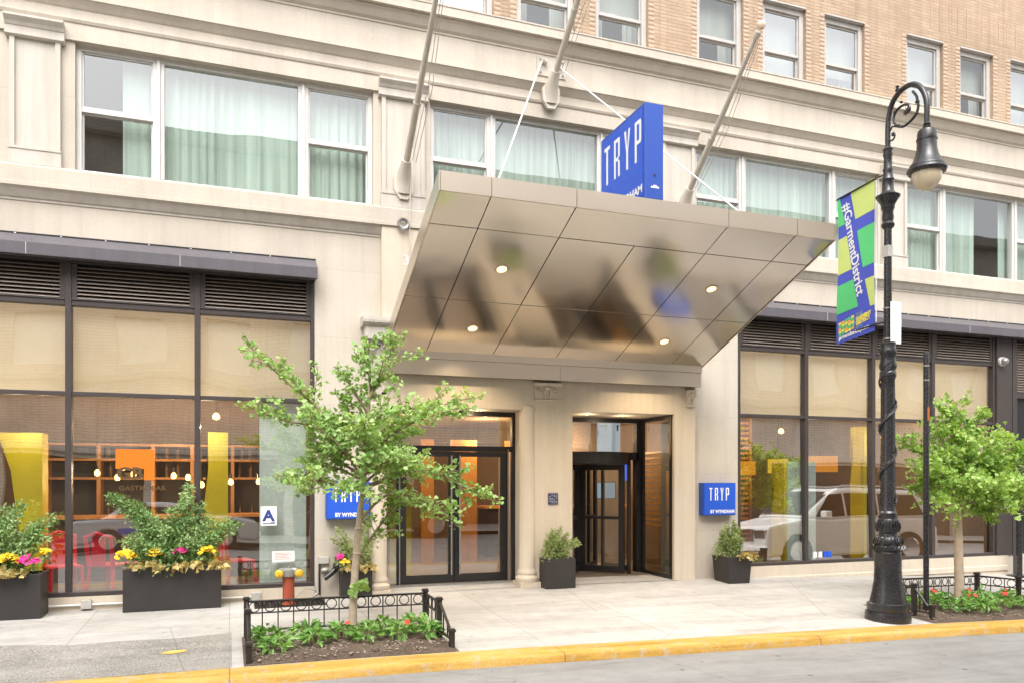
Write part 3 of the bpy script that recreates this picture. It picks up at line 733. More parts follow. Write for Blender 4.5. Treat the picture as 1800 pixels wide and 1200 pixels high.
for sgn in (0, math.pi):
    pts = [(CX+(CR+.03)*math.cos(sgn+a), CY+(CR+.03)*math.sin(sgn+a)) for a in span(-.62, .62, 10)]
    for (p, q), (p2, q2) in zip(pts, pts[1:]): b.face([(p, q, .26), (p2, q2, .26), (p2, q2, 2.0), (p, q, 2.0)])
b.build('curved_glass', M['glassdoor'], rev)
for k in range(4):
    a = R(-46)+k*math.pi/2; d = Vector((math.cos(a), math.sin(a), 0)); n = Vector((-d.y, d.x, 0))*.025; b = MB()
    def bar(r0, r1, z0, z1, m=0, th=1):
        P = [Vector((CX, CY, 0))+d*r0, Vector((CX, CY, 0))+d*r1]
        q = [P[0]-n*th, P[1]-n*th, P[1]+n*th, P[0]+n*th]
        i = len(b.v); b.v += [(v.x, v.y, z0) for v in q]+[(v.x, v.y, z1) for v in q]
        for f in ((0,3,2,1),(4,5,6,7),(0,1,5,4),(1,2,6,5),(2,3,7,6),(3,0,4,7)): b.f.append(tuple(i+j for j in f)); b.m.append(m)
    bar(.02, .10, .19, 1.99); bar(.69, .785, .19, 1.99); bar(.10, .69, .19, .30); bar(.10, .69, 1.90, 1.99); bar(.10, .69, 1.08, 1.13); bar(.385, .415, .30, 1.08); bar(.385, .415, 1.13, 1.90)
    P0, P1 = Vector((CX, CY, 0))+d*.1, Vector((CX, CY, 0))+d*.69
    b.face([(P0.x, P0.y, .3), (P1.x, P1.y, .3), (P1.x, P1.y, 1.9), (P0.x, P0.y, 1.9)], 1)
    b.build('door_wing', [M['black'], M['glassdoor']], rev)
b = MB(); b.face([(4.93, yr, 2.19), (6.52, yr, 2.19), (6.52, yr, 2.71), (4.93, yr, 2.71)]); b.build('transom_pane', M['glass'], rev)
b = MB(); b.face([(6.62, .0, .2), (6.62, yr-.1, .2), (6.62, yr-.1, 2.71), (6.62, .0, 2.71)]); b.build('side_pane', glass('side_glass', (.75, .76, .72), .20, .01, 1.0), rev)
b = MB(); b.face([(6.80, .0, .2), (6.80, .62, .2), (6.80, .62, 2.7), (6.80, .0, 2.7)]); b.build('grey_panel', pm('grey_lining', (.30, .29, .27), .6, var=.06), rev)
b = MB()
for k in range(14): b.box(6.84, 6.90, .66, 1.5, .95+k*.095, .985+k*.095)
b.build('lit_slats', M['panel'], rev)
b = MB(); b.box(5.55, 5.72, yr-.075, yr-.062, 2.095, 2.115); b.build('indicator_light', M['down'], rev)
# recessed lights over the two doorways
for x, y in ((3.46, .22), (5.30, .33), (5.98, .42)):
    b = MB(); b.lathe([(.055, 0), (.055, -.006), (.042, -.006), (.04, .0)], (x, y, 2.772-.004), 20, 0); b.lathe([(.038, 0), (.0, -.0015)], (x, y, 2.764), 20, 1)
    b.build('downlight', [M['downrim'], M['down']], hotel)
    bulb_or_fill_light((x, y, 2.70), 4, (1, .78, .5))

# ------------------------------------------------------------------ rooms behind the glass
def room(name, x0, x1, y0, y1, z0, z1, back):
    b = MB(); b.face([(x0, y0, z0), (x1, y0, z0), (x1, y1, z0), (x0, y1, z0)]); b.build('interior_floor', M['roomfloor'], hotel)
    b = MB(); b.face([(x0, y0, z1), (x1, y0, z1), (x1, y1, z1), (x0, y1, z1)]); b.build('interior_ceiling', M['roomceil'], hotel)
    b = MB(); b.face([(x0, y1, z0), (x1, y1, z0), (x1, y1, z1), (x0, y1, z1)])
    for x in (x0, x1): b.face([(x, y0, z0), (x, y1, z0), (x, y1, z1), (x, y0, z1)])
    b.build('interior_wall', back, hotel)
room('bar', -9, 1.62, .17, 5.2, .14, 4.2, M['roomwarm'])
for x in (-4, -2.2, -.2): bulb_or_fill_light((x, 1.5, 3.35), 60, (1, .84, .62))  # unseen fill added so the bar's roller shades glow from behind
for x in (8.6, 10.2, 11.8, 13.0): bulb_or_fill_light((x, 1.5, 3.35), 60, (1, .84, .62))  # unseen fill added to backlight the lounge shades
room('lobby', 1.66, 7.36, .60, 6.5, .17, 2.9, pm('lobby_dark_wall', (.16, .115, .085), .7, var=.15, vs=2))
room('lounge', 7.4, 13.9, .17, 6.0, .10, 4.2, M['roomwarm'])
b = MB(); b.box(14.0, 24.9, .5, .6, -.5, 4.6); b.build('dark_backing', M['black'], hotel)
b = MB(); b.box(-9, 1.08, -.01, .15, -.1, .30); b.build('base_course', M['stucco'], hotel); b = MB(); b.box(7.885, 13.95, -.02, .15, -.3, .30); b.prism([(-.01, .02), (-.04, .02), (-.04, .10), (-.035, .115), (-.01, .12)], 7.9, 13.95)
b.build('base_course', M['stucco'], hotel)
for x, y, e in ((-2.5, .42, 17), (-.3, .42, 17), (9.75, .5, 12), (11.5, .5, 12)): bulb_or_fill_light((x, y, 2.45), e, (1, .86, .62))  # fill lights without fixtures, added to brighten the yellow columns
# lettering on the wall left of the canopy
b = MB(); b.obj_text('3', .2, (2.27, -.104, 4.73), (1, 0, 0), (0, 0, 1), .006); b.build('house_number', M['white'], hotel)

# ------------------------------------------------------------------ canopy
can = thing('entrance_canopy', (4.52, -.1, 3.4), 'brushed steel entrance canopy tilting up over the pavement, with lit downlights', 'canopy')
cx = [2.02, 2.57, 3.54, 4.51, 5.48, 6.455, 7.02]; cy = [-3.145, -2.67, -1.42, -.27]
KS = (4.69-3.51)/(3.145-.25)
def sz(y): return 3.51 + KS*(-.25-y)
for i in range(6):
    for j in range(3):
        if j == 0 and i == 3: continue
        g = .006; x0, x1, ya, yb = cx[i]+g, cx[i+(2 if j == 0 and i == 2 else 1)]-g, cy[j]+g, cy[j+1]-g; t_ = .014; b = MB()
        d = [rnd.uniform(-.0025, .0025) for _ in range(4)]
        b.v = [(x0, ya, sz(ya)+d[0]), (x1, ya, sz(ya)+d[1]), (x1, yb, sz(yb)+d[2]), (x0, yb, sz(yb)+d[3])]
        b.v += [(x, y, z+t_) for x, y, z in b.v]
        for f in ((0,3,2,1),(4,5,6,7),(0,1,5,4),(1,2,6,5),(2,3,7,6),(3,0,4,7)): b.f.append(f); b.m.append(0)
        b.build('soffit_panel', M['steel'], can)
b = MB(); ya, yb = -3.10, -.2
b.face([(2.03, ya, sz(ya)+.016), (7.01, ya, sz(ya)+.016), (7.01, yb, sz(yb)+.016), (2.03, yb, sz(yb)+.016)])
b.face([(2.03, ya, sz(ya)+.17), (7.01, ya, sz(ya)+.17), (7.01, yb, sz(yb)+.17), (2.03, yb, sz(yb)+.17)])
b.build('backing_board', M['joint'], can)
fx = cx[:3]+cx[4:]
for i in range(5):
    b = MB(); b.box(fx[i]+.003, fx[i+1]-.003, -3.165, -3.147, 4.682, 4.885); b.box(fx[i]+.003, fx[i+1]-.003, -3.147, -2.95, 4.87, 4.885)
    b.build('fascia_panel', M['steel2'], can)
for x0, x1 in ((2.005, 2.018), (7.022, 7.035)):
    b = MB(); b.prism([(-3.165, 4.684), (-3.165, 4.886), (-2.9, sz(-2.9)+.2), (-.1, sz(-.1)+.2), (-.1, sz(-.1)-.01), (-.25, sz(-.25)-.01)], x0, x1); b.build('side_panel', M['steel2'], can)
b = MB(); b.box(2.02, 7.02, -.277, -.11, 3.42, 3.535); b.box(1.99, 7.02, -.245, -.105, 3.20, 3.419); b.box(4.598, 4.602, -.2465, -.2449, 3.205, 3.415, 1)
b.build('wall_band', [M['steel2'], M['joint']], can, bevel=.003)
for x, y in ((3.06, -2.06), (5.985, -2.06), (3.06, -.86), (5.99, -.857)):
    b = MB(); d0 = Vector((0, KS, -1)).normalized()*-1
    nrm = Vector((0, -KS, -1)).normalized(); u = Vector((1, 0, 0)); v = nrm.cross(u)
    def disc(r0, r1, off, off1, m):
        base = len(b.v); n = 24; c = Vector((x, y, sz(y)))
        for r, o in ((r0, off), (r1, off1)):
            for k in range(n):
                a = 2*math.pi*k/n; b.v.append(tuple(c + nrm*o + (u*math.cos(a)+v*math.sin(a))*r))
        for k in range(n): b.f.append((base+k, base+(k+1)%n, base+n+(k+1)%n, base+n+k)); b.m.append(m)
    disc(.088, .080, .002, .012, 0); disc(.080, .062, .012, .006, 0); disc(.062, .0, .006, .006, 1)
    dl = b.build('downlight', [M['downrim'], M['down']], can)
    sp = bpy.data.lights.new('downlight_beam', 'SPOT'); sp.energy = 120; sp.color = (1, .78, .5); sp.spot_size = R(125); sp.spot_blend = .6; sp.shadow_soft_size = .05
    o = bpy.data.objects.new('downlight_beam', sp); COL.objects.link(o); o.location = (x, y-.02, sz(y)-.03)
for p, q in (((4.36, -.1, 7.93), (2.73, -2.7, 4.86)), ((4.64, -.1, 7.90), (6.30, -2.7, 4.86))):
    b = MB(); b.tube([p, q], .011, 8); b.lathe([(.03, -.02), (.03, .05), (.015, .06)], (q[0], q[1], q[2]), 10); b.build('support_cable', M['letter'], can, smooth=True)
b = MB(); b.box(4.28, 4.74, -.118, -.098, 7.72, 7.99)
for x in (4.33, 4.69):
    for z in (7.76, 7.95): b.lathe([(.016, 0), (.016, .012), (.0, .014)], (x, -.125, z), 8)
b.tube([(4.40, -.12, 7.90), (4.40, -.17, 7.91), (4.36, -.17, 7.93)], .03, 8); b.tube([(4.62, -.12, 7.90), (4.62, -.17, 7.90)], .03, 8)
b.build('anchor_plate', M['trim'], can)

# ------------------------------------------------------------------ lettering of the blue signs
def TRYP(mb, org, u, w, H, m=0):
    """four condensed capitals, H tall, drawn on the plane (org,u,w); strokes butt end to end"""
    org, u, w = Vector(org), Vector(u), Vector(w)
    s = .095*H; W = .30*H; gap = .215*H
    def poly(x, pts): mb.face([org + u*(x+a) + w*b_ for a, b_ in pts], m)
    def bx(x, a, b_, c, d): poly(x, [(a, c), (b_, c), (b_, d), (a, d)])
    x = 0
    bx(x, 0, W, H-s, H); bx(x, W/2-s/2, W/2+s/2, 0, H-s)                       # T
    x += W+gap
    bx(x, 0, s, 0, H); bx(x, s, W-s, H-s, H); bx(x, s, W-s, .42*H, .42*H+s); poly(x, [(W-s, .46*H), (W, .52*H), (W, H-.3*s), (W-.3*s, H), (W-s, H)])
    poly(x, [(W-s, 0), (W, 0), (W, .38*H), (W-s*.9, .42*H+s*.4), (W-s, .42*H)])         # R
    x += W+gap
    poly(x, [(W/2-s/2, 0), (W/2+s/2, 0), (W/2+s/2, .45*H), (W/2, .53*H), (W/2-s/2, .45*H)])
    poly(x, [(0, H), (W/2-s/2, .45*H), (W/2, .53*H), (s, H)]); poly(x, [(W-s, H), (W/2, .53*H), (W/2+s/2, .45*H), (W, H)])   # Y
    x += W+gap
    bx(x, 0, s, 0, H); bx(x, s, W-s, H-s, H); bx(x, s, W-s, .42*H, .42*H+s); poly(x, [(W-s, .42*H), (W-.3*s, .42*H), (W, .42*H+.7*s), (W, H-.7*s), (W-.3*s, H), (W-s, H)])   # P
    return x+W
def wall_sign(x0, x1, z0, z1, label):
    o = thing('wall_sign', ((x0+x1)/2, -.1, z0), label, 'sign', 'blue box signs on the wall')
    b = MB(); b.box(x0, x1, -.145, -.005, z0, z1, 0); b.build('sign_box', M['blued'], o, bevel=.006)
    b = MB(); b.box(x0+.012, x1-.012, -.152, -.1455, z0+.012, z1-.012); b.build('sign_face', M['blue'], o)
    b = MB(); W = x1-x0
    TRYP(b, (x0+.165*W, -.1535, z0+.46*(z1-z0)), (1, 0, 0), (0, 0, 1), .385*(z1-z0))
    b.obj_text('BY WYNDHAM', .072, (x0+.195*W, -.1535, z0+.075*(z1-z0)), (1, 0, 0), (0, 0, 1), .003, sx=.93*W/.6)
    b.build('lettering', M['letter'], o)
wall_sign(7.13, 7.735, 1.165, 1.69, 'square blue TRYP BY WYNDHAM wall sign right of the revolving door, fully in view')
wall_sign(1.225, 1.81, 1.205, 1.715, 'square blue TRYP BY WYNDHAM wall sign half hidden behind the small tree')
# projecting sign over the canopy
o = thing('projecting_sign', (4.6, -2.3, 4.9), 'big blue TRYP box sign standing crosswise on top of the steel canopy', 'sign')
X0, X1, Y0, Y1, Z0, Z1 = 4.50, 4.745, -2.935, -1.80, 4.975, 6.085
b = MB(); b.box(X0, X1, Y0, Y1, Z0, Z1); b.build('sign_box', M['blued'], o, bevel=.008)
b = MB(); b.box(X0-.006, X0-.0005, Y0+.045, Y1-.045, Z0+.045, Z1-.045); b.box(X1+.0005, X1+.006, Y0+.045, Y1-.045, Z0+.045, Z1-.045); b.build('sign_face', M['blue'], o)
b = MB(); W = Y1-Y0; H = Z1-Z0
TRYP(b, (X0-.0075, Y1-.10*W, Z0+.43*H), (0, -1.08, 0), (0, 0, 1), .43*H)
b.obj_text('BY WYNDHAM', .125, (X0-.0075, Y1-.115*W, Z0+.085*H), (0, -1, 0), (0, 0, 1), .005, sx=1.13)
TRYP(b, (X1+.0075, Y0+.10*W, Z0+.43*H), (0, 1.08, 0), (0, 0, 1), .43*H)
b.obj_text('BY WYNDHAM', .125, (X1+.0075, Y0+.115*W, Z0+.085*H), (0, 1, 0), (0, 0, 1), .005, sx=1.13)
b.build('lettering', M['letter'], o)
b = MB(); b.box(X0+.08, X1-.06, Y0-.003, Y0-.0005, Z0+.13, Z0+.15); b.box(X0+.11, X1-.09, Y0-.003, Y0-.0005, Z0+.153, Z0+.165); b.lathe([(.012, 0), (.012, .02)], (X0+.13, Y0, Z0+.27), 8, 1)
b.build('maker_plate', [M['letter'], M['black']], o)
b = MB()
for yy in (-2.75, -2.0): b.box(4.60, 4.65, yy-.03, yy+.03, sz(yy)+.17, Z0)
b.build('support_post', M['silver'], o)
# ------------------------------------------------------------------ flagpoles
def flagpole(x, y, z, lx, L, label, ball=True, octo=False):
    o = thing('flagpole', (x, y, z), label, 'flagpole', 'bare flagpoles on the facade')
    d = Vector((lx, -.755, .60)).normalized(); p = Vector((x, y, z))
    b = MB(); q = []
    for k in range(8):
        a = 2*math.pi*(k+.5)/8; q.append((x+.145*math.cos(a), z-.10+.225*math.sin(a)))
    b.plate(q, y-.02, y+.04)
    b.tube([p+d*-.12+Vector((0, -.03, -.12)), p+d*.02, p+d*.26], [.13, .105, .066], 14)
    b.build('socket', M['pole'], o, smooth=True)
    b = MB(); b.tube([p+d*.2, p+d*(.42*L)], [.047, .045], 12); b.tube([p+d*(.42*L), p+d*(.43*L)], .052, 12); b.tube([p+d*(.43*L), p+d*L], [.042, .030], 12)
    b.tube([p+d*(L-.02), p+d*(L+.05)], .045, 12); b.build('pole', M['pole'], o, smooth=True)
    b = MB(); e = p+d*(L+.14)
    b.lathe([(.0, -.06), (.035, -.05), (.058, -.015), (.058, .015), (.035, .05), (.0, .06)], tuple(e), 14); b.build('ball', pm('gilded_ball', (.72, .55, .40), .35), o, smooth=True)
    b = MB(); s0 = p+d*(L-.05)+Vector((.05, 0, 0)); e0 = p+d*.3+Vector((.07, .0, -.03)); mid = (s0+e0)/2+Vector((.03, 0, -.05))
    b.tube([s0, mid, e0], .005, 5); b.tube([s0+Vector((.03, 0, 0)), mid+Vector((.05, 0, -.04)), e0+Vector((.05, 0, -.02))], .005, 5); b.build('halyard', M['pole'], o)
flagpole(2.29, -.09, 5.95, .0, 2.50, 'bare slanting flagpole on the octagonal wall plate, left of the canopy')
flagpole(4.50, -.12, 7.55, .0, 2.60, 'bare slanting flagpole over the middle of the canopy, fixed high on the frieze')
flagpole(6.80, -.09, 6.12, -.045, 2.55, 'bare slanting flagpole with a pale ball tip, right of the blue projecting sign')
b = MB()
for k in range(5):
    b.ring((2.27, -.135-.012*k, 5.28), .055+.012*(k % 3), .007, (1, 0, 0), 16)
tag(b.build('cable_coil', M['silver'], origin=(2.27, -.12, 5.2)), 'small grey coil of wire hung on the wall below the left flagpole', 'cable coil')
b = MB(); b.tube([(2.42, -.10, 6.9), (2.40, -.14, 6.2), (2.36, -.14, 5.45)], .007, 5); b.tube([(2.36, -.14, 5.45), (2.37, -.14, 5.05), (2.36, -.12, 4.9)], .006, 5)
tag(b.build('hanging_cable', M['pole'], origin=(2.4, -.12, 6)), 'thin pale cable hanging down the pilaster beside the left flagpole', 'cable')

# ------------------------------------------------------------------ street lamp
LX, LY = 7.77, -3.25; LZ = -.03
lamp = thing('street_lamp', (LX, LY, LZ), 'tall ornate black street lamp with crook arm and bell-shaped head at the kerb', 'street lamp')
b = MB()
b.lathe([(.262, -.03), (.268, .0), (.268, .10), (.262, .125), (.24, .13), (.245, .16), (.25, .19), (.245, .225), (.215, .24), (.21, .27), (.19, .36), (.165, .50), (.158, .65), (.158, .84), (.165, .86), (.158, .875), (.158, .885), (.185, .895), (.19, .92), (.185, .945), (.155, .965)], (LX, LY, LZ), 40)
b.lathe([(.155, .965), (.165, 1.0), (.15, 1.05), (.11, 1.08), (.105, 1.10), (.12, 1.125), (.13, 1.17), (.12, 1.25), (.105, 1.285), (.11, 1.30), (.108, 1.33), (.10, 1.335), (.11, 1.355), (.095, 1.38)], (LX, LY, LZ), 32)
for k in range(24):                                        # rope moulding and acanthus leaves in relief
    a = 2*math.pi*k/24; r = .188
    b.tube([(LX+r*math.cos(a), LY+r*math.sin(a), LZ+.895), (LX+(r+.012)*math.cos(a+.1), LY+(r+.012)*math.sin(a+.1), LZ+.92), (LX+r*math.cos(a+.2), LY+r*math.sin(a+.2), LZ+.945)], .011, 5)
for k in range(8):
    a0 = 2*math.pi*k/8
    for s in (-1, 0, 1):
        P = [(LX+rr*math.cos(a0+s*da), LY+rr*math.sin(a0+s*da), LZ+z) for rr, z, da in ((.122, 1.12, .05), (.138, 1.17, .2), (.134, 1.23, .3), (.118, 1.27, .16))]
        b.tube(P, [.008, .014, .011, .005], 6)
        P = [(LX+rr*math.cos(a0+s*da), LY+rr*math.sin(a0+s*da), LZ+z) for rr, z, da in ((.165, .97, .05), (.172, 1.0, .18), (.156, 1.045, .24), (.12, 1.07, .1))]
        b.tube(P, [.007, .013, .010, .005], 6)
b.build('base', M['iron'], lamp, smooth=True)
b = MB()
b.lathe([(.095, 1.38), (.092, 1.40), (.088, 1.45), (.082, 2.9), (.08, 3.02), (.088, 3.04)], (LX, LY, LZ), 32, flute=1, fl=(1.44, 2.95))
b.lathe([(.088, 3.04), (.098, 3.06), (.098, 3.11), (.085, 3.13), (.10, 3.17), (.104, 3.2), (.09, 3.25), (.088, 3.32), (.102, 3.35), (.102, 3.39), (.088, 3.42), (.095, 3.46), (.095, 3.48), (.055, 3.5)], (LX, LY, LZ), 28)
b.lathe([(.048, 3.5), (.046, 4.90), (.075, 4.93), (.08, 4.96), (.06, 4.99), (.07, 5.04), (.062, 5.12), (.08, 5.16), (.08, 5.18), (.085, 5.21), (.12, 5.27), (.142, 5.30), (.145, 5.315), (.10, 5.335), (.07, 5.38), (.066, 5.5), (.075, 5.52), (.06, 5.56), (.055, 5.62), (.06, 5.64), (.05, 5.67), (.048, 5.80), (.058, 5.83), (.05, 5.87), (.062, 5.90), (.04, 5.93)], (LX, LY, LZ), 24)
b.build('shaft', M['iron'], lamp, smooth=True)
arc = [(-3.25, 5.86), (-3.25, 6.10), (-3.262, 6.26), (-3.315, 6.41), (-3.41, 6.495), (-3.53, 6.525), (-3.65, 6.50), (-3.745, 6.42), (-3.81, 6.30), (-3.836, 6.17), (-3.836, 5.93)]
def smoothpath(P, n=5):
    out = []
    for i in range(len(P)-1):
        p0, p1, p2, p3 = [Vector(P[max(0, min(len(P)-1, i+k))]) for k in (-1, 0, 1, 2)]
        for k in range(n):
            s = k/n; out.append(.5*((2*p1)+(p2-p0)*s+(2*p0-5*p1+4*p2-p3)*s*s+(3*p1-p0-3*p2+p3)*s**3))
    out.append(Vector(P[-1])); return out
b = MB(); b.tube(smoothpath([(LX, y, z) for y, z in arc]), [.034]*51 if False else .032, 12)
b.lathe([(.03, 0), (.045, .02), (.045, .035), (.03, .05), (.045, .06), (.03, .08)], (LX, -3.836, 5.88), 14)
b.lathe([(.02, 0), (.03, .02), (.012, .04), (.025, .06), (.0, .08)], (LX, -3.40, 6.53), 8)
b.build('crook_arm', M['iron'], lamp, smooth=True)
scroll = [(-3.632, 6.423), (-3.687, 6.34), (-3.701, 6.265), (-3.715, 6.213), (-3.687, 6.135), (-3.604, 6.079), (-3.49, 6.058), (-3.388, 6.113), (-3.344, 6.202), (-3.366, 6.275), (-3.432, 6.316), (-3.518, 6.313), (-3.575, 6.276), (-3.582, 6.215), (-3.533, 6.202)]
sc2 = [(-3.45, 6.065), (-3.329, 6.126), (-3.285, 6.09), (-3.239, 6.06), (-3.24, 6.02), (-3.27, 5.975), (-3.329, 5.96), (-3.36, 6.0), (-3.344, 6.043), (-3.31, 6.04)]
b = MB(); b.tube(smoothpath([(LX, y, z) for y, z in scroll], 4), .016, 8); b.tube(smoothpath([(LX, y, z) for y, z in sc2], 4), .011, 8)
for k in range(9):
    a = k*.7; b.tube([(LX, -3.535, 6.225), (LX, -3.535+.055*math.cos(a), 6.225+.055*math.sin(a))], [.014, .004], 5)
for y, z, r in ((-3.70, 6.265, .028), (-3.69, 6.13, .022), (-3.42, 6.10, .02), (-3.36, 6.29, .022), (-3.46, 6.37, .02), (-3.33, 6.02, .02)):
    b.lathe([(.0, -r), (r*.8, -r*.5), (r, 0), (r*.8, r*.5), (0, r)], (LX, y, z), 8)
b.build('scrollwork', M['iron'], lamp, smooth=True)
b = MB(); hy = -3.836
b.lathe([(.04, 5.90), (.055, 5.885), (.095, 5.865), (.105, 5.84), (.107, 5.77), (.115, 5.765), (.115, 5.745), (.108, 5.74), (.11, 5.66), (.125, 5.58), (.155, 5.50), (.19, 5.45), (.195, 5.44), (.195, 5.425), (.212, 5.415), (.218, 5.39), (.205, 5.365), (.16, 5.36)], (LX, hy, 0), 32)
b.build('lamp_head', M['iron'], lamp, smooth=True)
b = MB(); b.lathe([(.165, 5.37), (.166, 5.33), (.15, 5.27), (.11, 5.205), (.055, 5.165), (.0, 5.155)], (LX, hy, 0), 28); b.build('globe', M['globe'], lamp, smooth=True)
b = MB(); pts = []
for i in range(150):
    a = i*.22; z = 1.45 + i/150*1.7
    pts.append((LX+.098*math.cos(a*.55-1.2), LY+.098*math.sin(a*.55-1.2), z))
b.tube(pts, .013, 5)
pts = [(p[0]+.008*math.sin(i*1.9), p[1]+.008*math.cos(i*2.3), p[2]+.03+.012*math.sin(i*1.3)) for i, p in enumerate(pts)]; b.tube(pts, .008, 5)
tag(b.build('light_string', pm('dark_wire', (.05, .045, .045), .5, var=.5, vs=60), origin=(LX, LY, 1.4)), 'dark string of small lights wound round the lamp shaft', 'light string')
# white sign back strapped to the lamp
o = thing('blank_sign', (7.90, -3.17, 3.4), 'blank white metal sign panel strapped to the lamp post', 'sign')
b = MB(); c0 = Vector((7.79, -3.335, 0)); dd = Vector((.16, -.055, 0))
nn = Vector((0, 1, 0))*.004
c0 = Vector((7.735, -3.325, 0)); dd = Vector((.165, -.005, 0))
q = [c0-nn, c0+dd-nn, c0+dd+nn, c0+nn]
b.v = [(v.x, v.y, 3.43) for v in q]+[(v.x, v.y, 3.95) for v in q]
for f in ((0,3,2,1),(4,5,6,7),(0,1,5,4),(1,2,6,5),(2,3,7,6),(3,0,4,7)): b.f.append(f); b.m.append(0)
b.build('panel', M['plastic'], o, bevel=.002)
b = MB()
for z in (3.50, 3.88): b.lathe([(.056, -.008), (.056, .008)], (LX, LY, z), 18)
b.build('strap', M['silver'], o)
# ------------------------------------------------------------------ banner
ban = thing('street_banner', (7.77, -2.7, 4.6), 'blue, green and yellow #GarmentDistrict banner hanging from the street lamp', 'banner')
BW, BH = .655, 1.955
def bp(u, v, k=0):
    """u from the free edge to the pole, v from the top down"""
    y = -2.375 - u*BW; z = 5.60 - v*BH - .05*(1-u) - .03*(1-u)*v
    x = 7.775 + .018*math.sin(v*5.2+u*2.0)*(1-.6*u) - .0025*k
    return (x, y, z)
def patch(mb, poly, k, m=0, nu=1, nv=1):
    """quad given as four (u,v) corners, diced so it follows the cloth"""
    a, b_, c, d = [Vector((*p, 0)) for p in poly]; base = len(mb.v)
    for j in range(nv+1):
        for i in range(nu+1):
            p = a.lerp(b_, i/nu).lerp(d.lerp(c, i/nu), j/nv); mb.v.append(bp(p.x, p.y, k))
    for j in range(nv):
        for i in range(nu):
            q = base+j*(nu+1)+i; mb.f.append((q, q+1, q+nu+2, q+nu+1)); mb.m.append(m)
cb = [pm('banner_blue', (.075, .10, .52), .7, var=.06), pm('banner_green', (.11, .60, .20), .7, var=.05), pm('banner_yellow', (.58, .68, .20), .7, var=.05), M['letter'], pm('banner_orange', (.9, .45, .08), .7), pm('banner_gold', (.86, .74, .10), .7), pm('banner_grey', (.25, .40, .45), .7)]
b = MB(); patch(b, [(0, 0), (1, 0), (1, 1), (0, 1)], 0, 0, 8, 24)
L = lambda v: .06+.66*v
Rr = lambda v: .345+.66*v
def left(v0, v1, m): patch(b, [(0, v0), (L(v0), v0), (L(v1), v1), (0, v1)], 1, m, 5, 8)
def right(v0, v1, m): patch(b, [(min(1, Rr(v0)), v0), (1, v0), (1, v1), (min(1, Rr(v1)), v1)], 1, m, 5, 8)
left(.005, .20, 1); right(.0, .205, 2); left(.285, .53, 2); right(.29, .555, 1); left(.605, .80, 1); right(.64, .83, 2)
def btext(txt, size, u0, v0, ang, bold, m, sx=1):
    s = MB(); s.obj_text(txt, size, (0, 0, 0), (1, 0, 0), (0, 1, 0), bold, sx=sx)
    ca, sa = math.cos(ang), math.sin(ang); n = len(b.v)
    for x, y, z in s.v:
        a, e = x*ca-y*sa, x*sa+y*ca
        b.v.append(bp(u0+a/BW, v0-e/BH, 2))
    for f in s.f: b.f.append(tuple(n+i for i in f)); b.m.append(m)
btext('#GarmentDistrict', .190, .130, .070, -(math.pi/2-math.atan(.66*BW/BH)), .004, 3, .96)
btext('THE', .062, .53, .865, .10, .001, 6); btext('GARMENT', .066, .53, .893, .10, .004, 5, .82); btext('DISTRICT', .066, .53, .921, .10, .004, 5, .84); btext('NYC', .055, .53, .946, .10, .001, 6)
btext('garmentdistrictnyc.com', .072, .07, .975, .03, .003, 3, .76)
for i in range(5):
    for j in range(5):
        h = .016; u0 = .07+i*.085; v0 = .862+j*.0185 - i*.004
        patch(b, [(u0, v0), (u0+.075, v0-.001), (u0+.075, v0+h), (u0, v0+h)], 2, (5, 1, 4, 5, 1)[(i*2+j) % 5])
b.build('cloth', cb, ban)
b = MB()
for z in (5.58, 3.72): b.tube([(7.775, -3.2, z), (7.775, -3.03, z), (7.775, -2.36, z-.05)], .011, 6)
b.box(7.72, 7.80, -3.30, -3.2, 4.52, 4.66, 1); b.tube([(7.775, -3.055, 3.75), (7.775, -3.055, 5.55)], .007, 5, 2)
b.build('bracket', [M['rail'], M['greybox'], M['letter']], ban)

# ------------------------------------------------------------------ bare signpost
o = thing('signpost', (8.72, -2.955, -.03), 'thin bare black post with wire ties, standing right of the street lamp', 'post')
b = MB(); b.lathe([(.036, 0), (.036, 3.40), (.025, 3.46), (.0, 3.48)], (8.72, -2.955, -.03), 14); b.build('post', M['iron'], o, smooth=True)
b = MB()
for z in (3.24, 3.05): b.lathe([(.04, 0), (.04, .02)], (8.72, -2.955, z), 14)
b.tube([(8.765, -2.955, 3.28), (8.77, -2.955, 3.0)], .006, 5); b.build('wire_tie', M['silver'], o)
b = MB(); b.box(8.70, 8.735, -2.9965, -2.9925, 2.52, 2.70)
b.build('sticker', pm('orange_sticker', (.4, .12, .03), .5), o)

